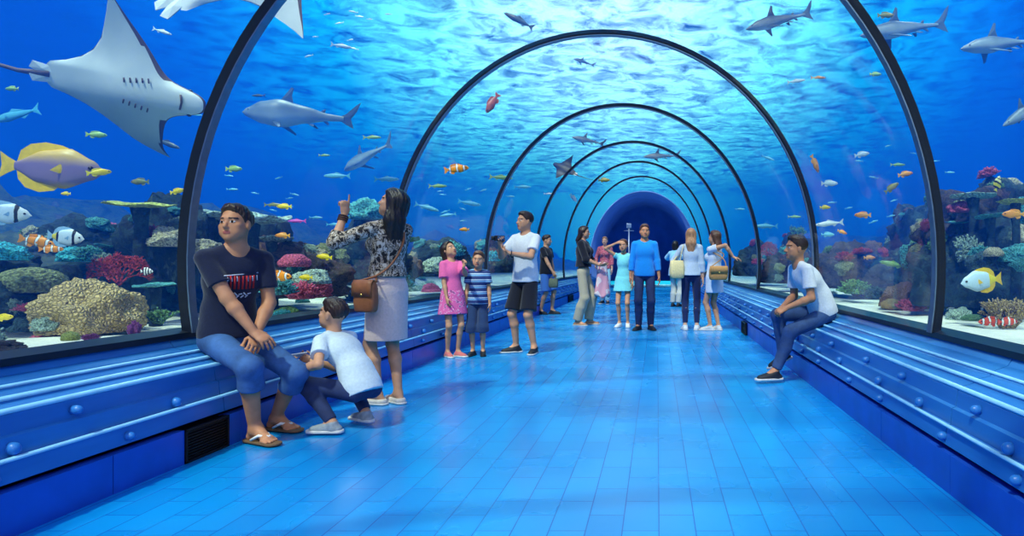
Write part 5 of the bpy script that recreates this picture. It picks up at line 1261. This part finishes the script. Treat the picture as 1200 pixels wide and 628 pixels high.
def fish(px, py, Y, wpx, shape, mat, label, face=1, tilt=0, turn=0, fins=None, group=None, name='fish', ex=0):
    """face 1: nose to the photo's right; wpx: length in pixels"""
    L = wpx * Y / F / max(.35, math.cos(math.radians(turn))); p = at(px, py, Y); d = SHAPE[shape]; big = wpx >= 17; key = (shape, mat, fins, big)
    if key not in _fp:
        M = FM[mat]; FMt = FM[fins] if fins else M
        V, Fc = body_mesh(d['top'], d['bot'], d['wid'], 26 if big else 14, 14 if big else 8)
        if big:
            r = bpy.data.objects.new(name, None); C.objects.link(r)
            b = mk('body', V, Fc, M, r)
            mk('dorsal_fin', *fin(d['dorsal']), FMt, r, smooth=False); mk('anal_fin', *fin(d['anal']), FMt, r, smooth=False); mk('tail_fin', *fin(d['tail'], .008), FMt, r, smooth=False)
            for s in (-1, 1):
                fv, ff = fin(d['pec'], .005); o = mk('pectoral_fin', [(x - .15, y, z) for x, y, z in fv], ff, FMt, r, smooth=False); o.location = (.15, s * .055, 0); o.rotation_euler.z = -s * .5
                ez = .028 if shape != 'slim' else .015
                EV, EF = ico(2); e = mk('eye', [v * .026 * (1 if shape != 'slim' else .6) for v in EV], EF, EYED, r); e.location = (.385, s * (.045 if shape != 'slim' else .03), ez)
        else:
            m = MB(); m.add(V, Fc)
            for k in ('dorsal', 'anal', 'tail'): m.add(*fin(d[k]))
            r = m.build(name, M)
        _fp[key] = r; o = r
    else:
        o = copy_tree(_fp[key])
    o.location = p; o.scale = (L, L, L * (1 + ex)); yw = (0 if face > 0 else PI) + math.radians(turn)
    o.rotation_euler = Euler((0, -math.radians(tilt) , yw), 'XYZ')
    o.name = name; return tag(o, label, 'fish', group)
f = fish
# left, nearest bay
f(62, 197, 5.0, 100, 'deep', 'tang', 'large violet and yellow surgeonfish below the eagle ray', 1, -3, 14, 'yfin', name='surgeonfish', ex=-.12)
f(5, 250, 4.6, 48, 'deep', 'butter', 'white and blue butterflyfish cut off by the left edge', 1, -4, 20, 'bfin', name='butterflyfish', ex=-.1)
f(77, 278, 4.9, 38, 'deep', 'butter', 'butterflyfish with a dark bar swimming right above the clownfish', 1, -6, 10, 'bfin', name='butterflyfish')
f(43, 283, 4.6, 38, 'mid', 'clown', 'orange and white clownfish left of the barred butterflyfish', 1, -12, 10, name='clownfish')
f(60, 292, 4.5, 20, 'mid', 'clown', 'smaller clownfish tucked under the larger left clownfish', 1, 0, 30, name='clownfish')
f(14, 104, 5.6, 16, 'mid', 'lime', 'small yellow-green fish near the upper left edge', -1, 0, 0)
f(113, 158, 5.6, 20, 'mid', 'lime', 'small yellow-green fish under the eagle ray', 1, 0, 20)
f(116, 202, 4.9, 18, 'mid', 'yellow', 'small yellow fish at the surgeonfish\'s nose', 1, 10, 40)
f(77, 227, 5.0, 12, 'mid', 'yellow', 'tiny yellow fish below the surgeonfish', -1)
f(164, 213, 6.0, 22, 'mid', 'olive', 'dark green fish above the plate coral on the left', -1)
f(208, 224, 5.5, 18, 'mid', 'yellow', 'yellow fish beside the nearest left frame', 1, 12)
f(172, 318, 5.0, 15, 'deep', 'stripe', 'tiny black and white striped fish near the red fan coral', 1)
f(5, 372, 4.1, 22, 'mid', 'yellow', 'yellow fish low at the left edge near the sand', 1, 6)
f(190, 37, 6.4, 24, 'slim', 'pale', 'slender pale fish right of the eagle ray\'s raised wing', 1, -18)
f(232, 135, 7.0, 10, 'slim', 'cyan', 'tiny cyan fish left of the big shark', 1)
f(18, 135, 7.5, 60, 'slim', 'cyan', 'hazy blue fish behind the surgeonfish at the left', -1, -15)
f(195, 168, 7.0, 34, 'slim', 'dark', 'dark blue slender fish below the eagle ray\'s lower wing tip', 1, -20)
# left, second bay
f(274, 198, 7.0, 20, 'mid', 'lime', 'yellow-green fish under the big shark', 1)
f(272, 222, 7.6, 14, 'slim', 'cyan', 'tiny cyan fish under the yellow-green one', 1)
f(303, 112, 8.0, 16, 'slim', 'dark', 'small dark fish ahead of the big shark', -1)
f(436, 161, 9.0, 22, 'slim', 'lime', 'slim greenish fish behind the big shark\'s tail', 1)
f(380, 182, 8.5, 14, 'slim', 'lime', 'tiny greenish fish between the two left sharks', 1)
f(395, 206, 7.2, 32, 'slim', 'cyan', 'slender cyan fish above the pointing hand', -1, 0)
f(400, 54, 9.5, 26, 'slim', 'pale', 'slim grey fish near the ripples at upper left', 1, -10)
f(320, 240, 6.6, 22, 'slim', 'olive', 'slim olive fish above the table coral', 1)
f(333, 242, 6.4, 18, 'mid', 'yellow', 'yellow fish just right of the slim olive fish', -1)
f(348, 259, 6.6, 22, 'slim', 'magenta', 'magenta slender fish above the reef', -1)
f(331, 276, 6.5, 18, 'mid', 'orange', 'orange-brown fish below the magenta fish', -1)
f(370, 255, 7.2, 16, 'slim', 'cyan', 'small cyan fish right of the magenta fish', 1)
f(391, 263, 7.2, 18, 'slim', 'cyan', 'small cyan fish left of the pointing arm', 1)
f(380, 301, 6.0, 19, 'mid', 'yellow', 'yellow fish above the magenta bush coral', -1, 6)
f(327, 324, 5.3, 34, 'mid', 'clown', 'clownfish right of the seated man\'s shoulder', 1, 0, -12, name='clownfish')
f(358, 325, 5.5, 17, 'mid', 'yellow', 'yellow fish right of that clownfish', -1)
f(513, 218, 9.0, 22, 'slim', 'lime', 'yellow-green slim fish right of the long-haired woman', 1)
f(535, 198, 8.6, 28, 'mid', 'clown', 'clownfish high above the girl in pink', 1, 8, 10, name='clownfish')
f(453, 210, 8.0, 30, 'slim', 'cyan', 'cyan slender fish just left of the second frame', 1)
f(544, 269, 9.5, 12, 'mid', 'orange', 'tiny orange fish above the striped boy', -1)
f(500, 243, 9.5, 30, 'slim', 'cyan', 'hazy cyan fish behind the long-haired woman', 1, -16)
f(550, 238, 12, 28, 'slim', 'cyan', 'hazy cyan fish under the high clownfish', 1, -10)
f(525, 252, 11, 20, 'slim', 'cyan', 'hazy small fish over the girl in pink', -1, -8)
f(587, 208, 12, 28, 'slim', 'lime', 'pale yellow slender fish crossing the third frame', 1, -4)
f(577, 121, 9.6, 26, 'mid', 'red', 'reddish fish swimming upward near the second frame', -1, -60, 20)
f(612, 219, 15, 20, 'slim', 'cyan', 'tiny blue fish beyond the third frame on the left', 1)
# above the walkway
f(608, 24, 11, 40, 'slim', 'dark', 'dark slender fish against the bright surface', -1, 28)
f(672, 232, 18, 12, 'mid', 'pale', 'tiny pale fish above the far left people', 1, -50)
f(708, 211, 20, 14, 'mid', 'olive', 'tiny olive fish over the tunnel mouth', 1)
f(643, 227, 17, 12, 'slim', 'pale', 'tiny white fish near the fourth frame', 1)
# right
f(867, 245, 14, 12, 'slim', 'cyan', 'tiny cyan fish near the third frame on the right', 1)
f(900, 185, 12, 16, 'slim', 'cyan', 'small blue fish left of the second frame on the right', 1, -20)
f(1038, 18, 7.0, 20, 'mid', 'olive', 'olive fish above the middle shark', 1)
f(1026, 87, 7.5, 14, 'mid', 'lime', 'small green-yellow fish under the middle shark', 1)
f(959, 91, 9.0, 18, 'slim', 'orange', 'small orange fish near the surface ripples', 1)
f(933, 95, 9.0, 22, 'slim', 'pale', 'small pale fish left of the orange one near the ripples', 1, 8)
f(955, 192, 9.0, 20, 'mid', 'orange', 'orange fish diving beside the second right frame', 1, -60, 30)
f(1010, 181, 8.4, 18, 'mid', 'pale', 'whitish fish in the middle of the right water', 1, 10)
f(1052, 193, 8.0, 18, 'slim', 'lime', 'thin yellow-green fish on the right', 1)
f(1061, 204, 7.6, 18, 'mid', 'orange', 'orange-brown fish above the olive one on the right', 1, 10)
f(1045, 220, 7.2, 20, 'mid', 'olive', 'olive and yellow fish facing up on the right', 1, 35)
f(972, 215, 8.6, 20, 'mid', 'pale', 'pale striped fish right of the second frame', 1)
f(1011, 252, 7.0, 20, 'mid', 'orange', 'bright orange-yellow fish over the right reef', -1)
f(987, 272, 7.6, 12, 'mid', 'orange', 'small orange fish behind the seated young man', 1, -20)
f(972, 262, 8.0, 34, 'slim', 'pale', 'slender silver fish above the seated young man', -1, -6)
f(970, 275, 8.0, 16, 'mid', 'cyan', 'pale blue fish under the slender silver one', 1)
f(967, 243, 8.5, 13, 'mid', 'yellow', 'tiny yellow fish above the slender silver one', 1)
f(1047, 310, 7.4, 34, 'slim', 'lime', 'pale green slender fish over the brown round coral', -1, 12)
f(1019, 302, 8.4, 14, 'mid', 'orange', 'tiny orange fish beside the red corals', 1)
f(898, 265, 12, 28, 'slim', 'cyan', 'slender cyan fish above the far red fan coral', -1)
f(931, 254, 12, 16, 'slim', 'lime', 'small greenish fish above the branching coral', 1)
f(1150, 329, 5.2, 52, 'deep', 'whiteyellow', 'pale blue fish with a yellow tail end in the nearest right bay', -1, -6, 8, 'yfin', name='butterflyfish', ex=-.1)
f(1160, 377, 4.95, 30, 'mid', 'redclown', 'red and white clownfish low on the right, left one of two', -1, 0, 8, name='clownfish')
f(1181, 377, 4.8, 26, 'mid', 'redclown', 'red and white clownfish low on the right, right one of two', 1, 0, 10, name='clownfish')
f(1169, 215, 5.8, 18, 'deep', 'angel', 'yellow and black angelfish above the right reef', 1, 70, 20, name='angelfish')
f(1188, 251, 5.2, 28, 'mid', 'orange', 'orange fish under the yellow-green plate coral', -1)
f(1113, 202, 6.4, 12, 'slim', 'cyan', 'tiny cyan fish right of the nearest right frame', 1)
# schools of tiny fish
random.seed(5)
for (cx, cy, sx_, sy_, Y0_, n, mt, lab) in ((400, 40, 60, 35, 9, 10, 'pale', 'tiny silver fish near the ripples at upper left'), (1030, 215, 70, 45, 9, 12, 'cyan', 'tiny blue fish drifting over the right reef'),
        (300, 225, 70, 45, 8, 12, 'cyan', 'tiny blue fish drifting behind the seated man'), (560, 235, 60, 30, 12, 8, 'cyan', 'tiny blue fish beyond the second frame on the left')):
    for i in range(n):
        f(cx + random.uniform(-sx_, sx_), cy + random.uniform(-sy_, sy_), Y0_ * random.uniform(.95, 1.25), random.uniform(7, 12), 'slim', mt, lab, random.choice((-1, 1)), random.uniform(-20, 20), group='school of ' + lab)

# ---------- sharks ----------
shm = NT('shark_skin'); v = shm.coords('Object'); sp = shm.add('ShaderNodeSeparateXYZ'); shm.link(v, sp.inputs[0])
nz = shm.add('ShaderNodeTexNoise'); nz.inputs['Scale'].default_value = 7; shm.link(v, nz.inputs['Vector'])
a_ = shm.add('ShaderNodeMath', operation='MULTIPLY_ADD'); shm.link(nz.outputs['Fac'], a_.inputs[0]); a_.inputs[1].default_value = .04; shm.link(sp.outputs['Z'], a_.inputs[2])
mr = shm.add('ShaderNodeMapRange'); mr.inputs['From Min'].default_value = -.04; mr.inputs['From Max'].default_value = .07; shm.link(a_.outputs[0], mr.inputs['Value'])
shm.link(shm.ramp(mr.outputs[0], [(0, srgb(205, 215, 212)), (.45, srgb(150, 165, 168)), (1, srgb(84, 104, 118))]), shm.b.inputs['Base Color']); shm.b.inputs['Roughness'].default_value = .45
finm = plain('shark_fin_grey', srgb(78, 98, 112), .5, 0, 10, .12)
def shark(px, py, Y, wpx, label, face=1, tilt=0, turn=0, bend=.04, roll=0, fat=1.0):
    L = wpx * Y / F / max(.35, math.cos(math.radians(turn))); r = empty('shark', at(px, py, Y), label, 'shark')
    top = [(0, 0.0), (.06, .025), (.2, .065), (.38, .085), (.6, .058), (.85, .024), (1, .016)]; bot = [(0, -.006), (.05, -.03), (.2, -.062), (.38, -.078), (.6, -.045), (.85, -.018), (1, -.014)]
    wid = [(0, .006), (.06, .035), (.2, .062), (.38, .072), (.6, .046), (.85, .018), (1, .008)]
    V, Fc = body_mesh([(a, b * fat) for a, b in top], [(a, b * fat) for a, b in bot], [(a, b * fat) for a, b in wid], 34, 18)
    bd = lambda x: bend * math.sin((x + .1) * 3.5)
    mk('body', [(x, y + bd(x), z) for x, y, z in V], Fc, shm.m, r)
    def fn(name, out, th, loc=(0, 0, 0), rot=(0, 0, 0)):
        fv, ff = fin(out, th); o = mk(name, fv, ff, finm, r, smooth=False); o.location = (loc[0], loc[1] + bd(loc[0]), loc[2]); o.rotation_euler = rot
    fn('dorsal_fin', [(.07, -.01), (.02, .06), (-.03, .13), (-.05, .12), (-.035, .05), (-.05, -.01)], .010, (.12, 0, .078 * fat))
    fn('second_dorsal_fin', [(.02, 0), (-.01, .03), (-.035, .035), (-.025, 0)], .006, (-.17, 0, .026 * fat))
    fn('tail_fin', [(.05, .015), (-.02, .05), (-.10, .13), (-.15, .17), (-.115, .08), (-.06, .0), (-.075, -.05), (-.09, -.085), (-.04, -.06), (.04, -.015)], .008, (-.36, 0, 0))
    fn('anal_fin', [(.02, 0), (-.02, -.03), (-.035, -.03), (-.025, 0)], .005, (-.2, 0, -.022 * fat))
    for s in (-1, 1):
        fn('pectoral_fin', [(.05, .0), (-.02, -.08), (-.09, -.17), (-.10, -.15), (-.06, -.05), (-.05, .0)], .008, (.20, s * .045, -.045 * fat), (s * 1.05, 0, 0))
        fn('pelvic_fin', [(.02, 0), (-.03, -.045), (-.05, -.045), (-.03, 0)], .005, (-.08, s * .02, -.045 * fat), (s * .9, 0, 0))
        EV, EF = ico(2); e = mk('eye', [q * .009 for q in EV], EF, EYED, r); e.location = (.425, s * .034 * fat + bd(.425), .012)
    r.scale = (L, L, L); r.rotation_euler = Euler((math.radians(roll), -math.radians(tilt), (0 if face > 0 else PI) + math.radians(turn)), 'XYZ'); return r
shark(354, 136, 9.5, 124, 'big grey shark in profile in the second left bay', -1, 2, 8, fat=1.6)
shark(432, 183, 12, 72, 'darker shark diving away right of the big grey shark', -1, -22, -25, fat=1.1)
shark(915, 24, 9.0, 90, 'grey shark high near the ripples right of centre', -1, -18, 10)
shark(1062, 34, 8.5, 122, 'shark crossing behind the nearest right frame', -1, -12, 10)
shark(1175, 52, 7.6, 118, 'shark at the upper right edge, cut off by it', -1, -10, 12)
shark(1206, 128, 6.6, 84, 'pale shark nose entering from the right edge', -1, -30, 10)
shark(685, 73, 16, 26, 'small distant shark against the bright water', -1, 14, 10)
shark(690, 165, 17, 40, 'distant shark between the third and fourth frames', -1, 10, 10)
shark(776, 183, 20, 44, 'faint slender shark over the tunnel mouth', -1, -2, 0)
# ---------- rays ----------
raym = NT('ray_belly'); v = raym.coords('Object'); sp = raym.add('ShaderNodeSeparateXYZ'); raym.link(v, sp.inputs[0])
nz = raym.add('ShaderNodeTexNoise'); nz.inputs['Scale'].default_value = 3; nz.inputs['Detail'].default_value = 5; raym.link(v, nz.inputs['Vector'])
raym.link(raym.ramp(nz.outputs['Fac'], [(.3, srgb(196, 206, 200)), (.7, srgb(228, 232, 224))]), raym.b.inputs['Base Color']); raym.b.inputs['Roughness'].default_value = .6
rayb = plain('ray_back', srgb(60, 66, 74), .5, 0, 8, .2)
rayd = plain('ray_edge', srgb(92, 72, 62), .6, 0, 8, .2)
def ray(px, py, Y, wpx, label, M, curl=(.1, .5), tail=True):
    """local +x head, +y / -y wings, -z belly"""
    r = empty('eagle_ray', at(px, py, Y), label, 'ray'); L = wpx * Y / F
    # half outline: (x front edge, x back edge) against the span
    st = [(0, .50, -.42), (.03, .50, -.42), (.06, .465, -.42), (.08, .39, -.40), (.105, .30, -.31), (.145, .25, -.22), (.20, .215, -.15), (.28, .165, -.10), (.36, .105, -.08), (.43, .05, -.06), (.49, .01, -.045), (.53, -.02, -.04), (.545, -.035, -.038)]
    st = [(y, xf, xb) for y, xf, xb in st]
    cols = []; ys = [-y for y, _, _ in st[::-1]] + [y for y, _, _ in st[1:]]; dat = [s_ for s_ in st[::-1]] + st[1:]; V = []; nx = 14
    for y, (ay, xf, xb) in zip(ys, dat):
        cu = curl[0] if y > 0 else curl[1]; z0 = cu * (abs(y) ** 2) * 1.9; yy = y * (1 - .25 * cu * abs(y))
        for side in (1, -1):
            for i in range(nx + 1):
                u = i / nx; x = xf + (xb - xf) * u; th = .085 * math.exp(-(abs(y) / .17) ** 2) * math.sin(PI * min(1, u ** .8 + .02)) ** .7 + .012 * math.sin(PI * u) ** .5 * (1 - abs(y) / .56)
                V.append(Vector((x, yy, z0 + side * th * (1 if side > 0 else .55))))
    Fc = []; w_ = 2 * (nx + 1); mi = []
    for c_ in range(len(ys) - 1):
        for side in (0, 1):
            for i in range(nx):
                a = c_ * w_ + side * (nx + 1) + i; q = (a, a + 1, a + w_ + 1, a + w_); Fc.append(q if side == 0 else q[::-1])
                mi.append(1 if side == 0 else (2 if (i == 0 or (i <= 1 and abs(ys[c_]) > .3)) and abs(ys[c_]) > .12 else 0))
        for i in (0, nx): a = c_ * w_ + i; Fc.append((a, a + w_, a + w_ + nx + 1, a + nx + 1)); mi.append(2)
    o = mk('body', V, Fc, [raym.m, rayb, rayd], r); o.data.polygons.foreach_set('material_index', mi)
    sd = o.modifiers.new('s', 'SUBSURF'); sd.levels = 1; sd.render_levels = 2
    for s in (-1, 1):
        mk('pelvic_fin', *fin([(-.33, .0), (-.40, .05), (-.50, .06), (-.52, .02), (-.44, -.01)], .01), raym.m, r, smooth=False).rotation_euler = (-PI / 2 * s, 0, 0)
        EV, EF = ico(2); mk('eye', [q * .014 for q in EV], EF, EYED, r).location = (.40, s * .070, .008)
        for g in range(5):
            mk('gill_slit', *tube([(.20 - g * .035, s * (.075 - g * .006), -.056), (.19 - g * .035, s * (.10 - g * .006), -.047)], .0045, 6), rayd, r)
    mk('mouth', *tube([(.375, -.045, -.042), (.385, 0, -.046), (.375, .045, -.042)], .006, 6), rayd, r)
    if tail: mk('tail', *tube([(-.40, 0, 0), (-.6, .02, .02), (-.9, .0, .05), (-1.2, -.05, .05)], [.022, .013, .009, .004], 8), rayd, r)
    X, Yv = [Vector(c_).normalized() for c_ in M[:2]]; Z = X.cross(Yv).normalized(); Yv = Z.cross(X)
    r.matrix_world = Matrix.Translation(at(px, py, Y)) @ Matrix((X, Yv, Z)).transposed().to_4x4() @ Matrix.Scale(L, 4)
    return r
ray(141, 104, 5.8, 192, 'large eagle ray showing its pale belly at upper left', ((1, .1, -.2), (.12, .25, -1), 0), curl=(.95, -.12))
ray(284, -54, 6.4, 225, 'second pale ray overhead, only its wing below the top edge', ((.75, .1, .62), (.66, -.1, -.75), 0), curl=(.1, .2), tail=False)
ray(662, 198, 17.5, 34, 'distant dark ray gliding between the third and fourth frames', ((-.8, .3, .4), (-.3, -.3, -.75), 0), curl=(.3, .3), tail=True)
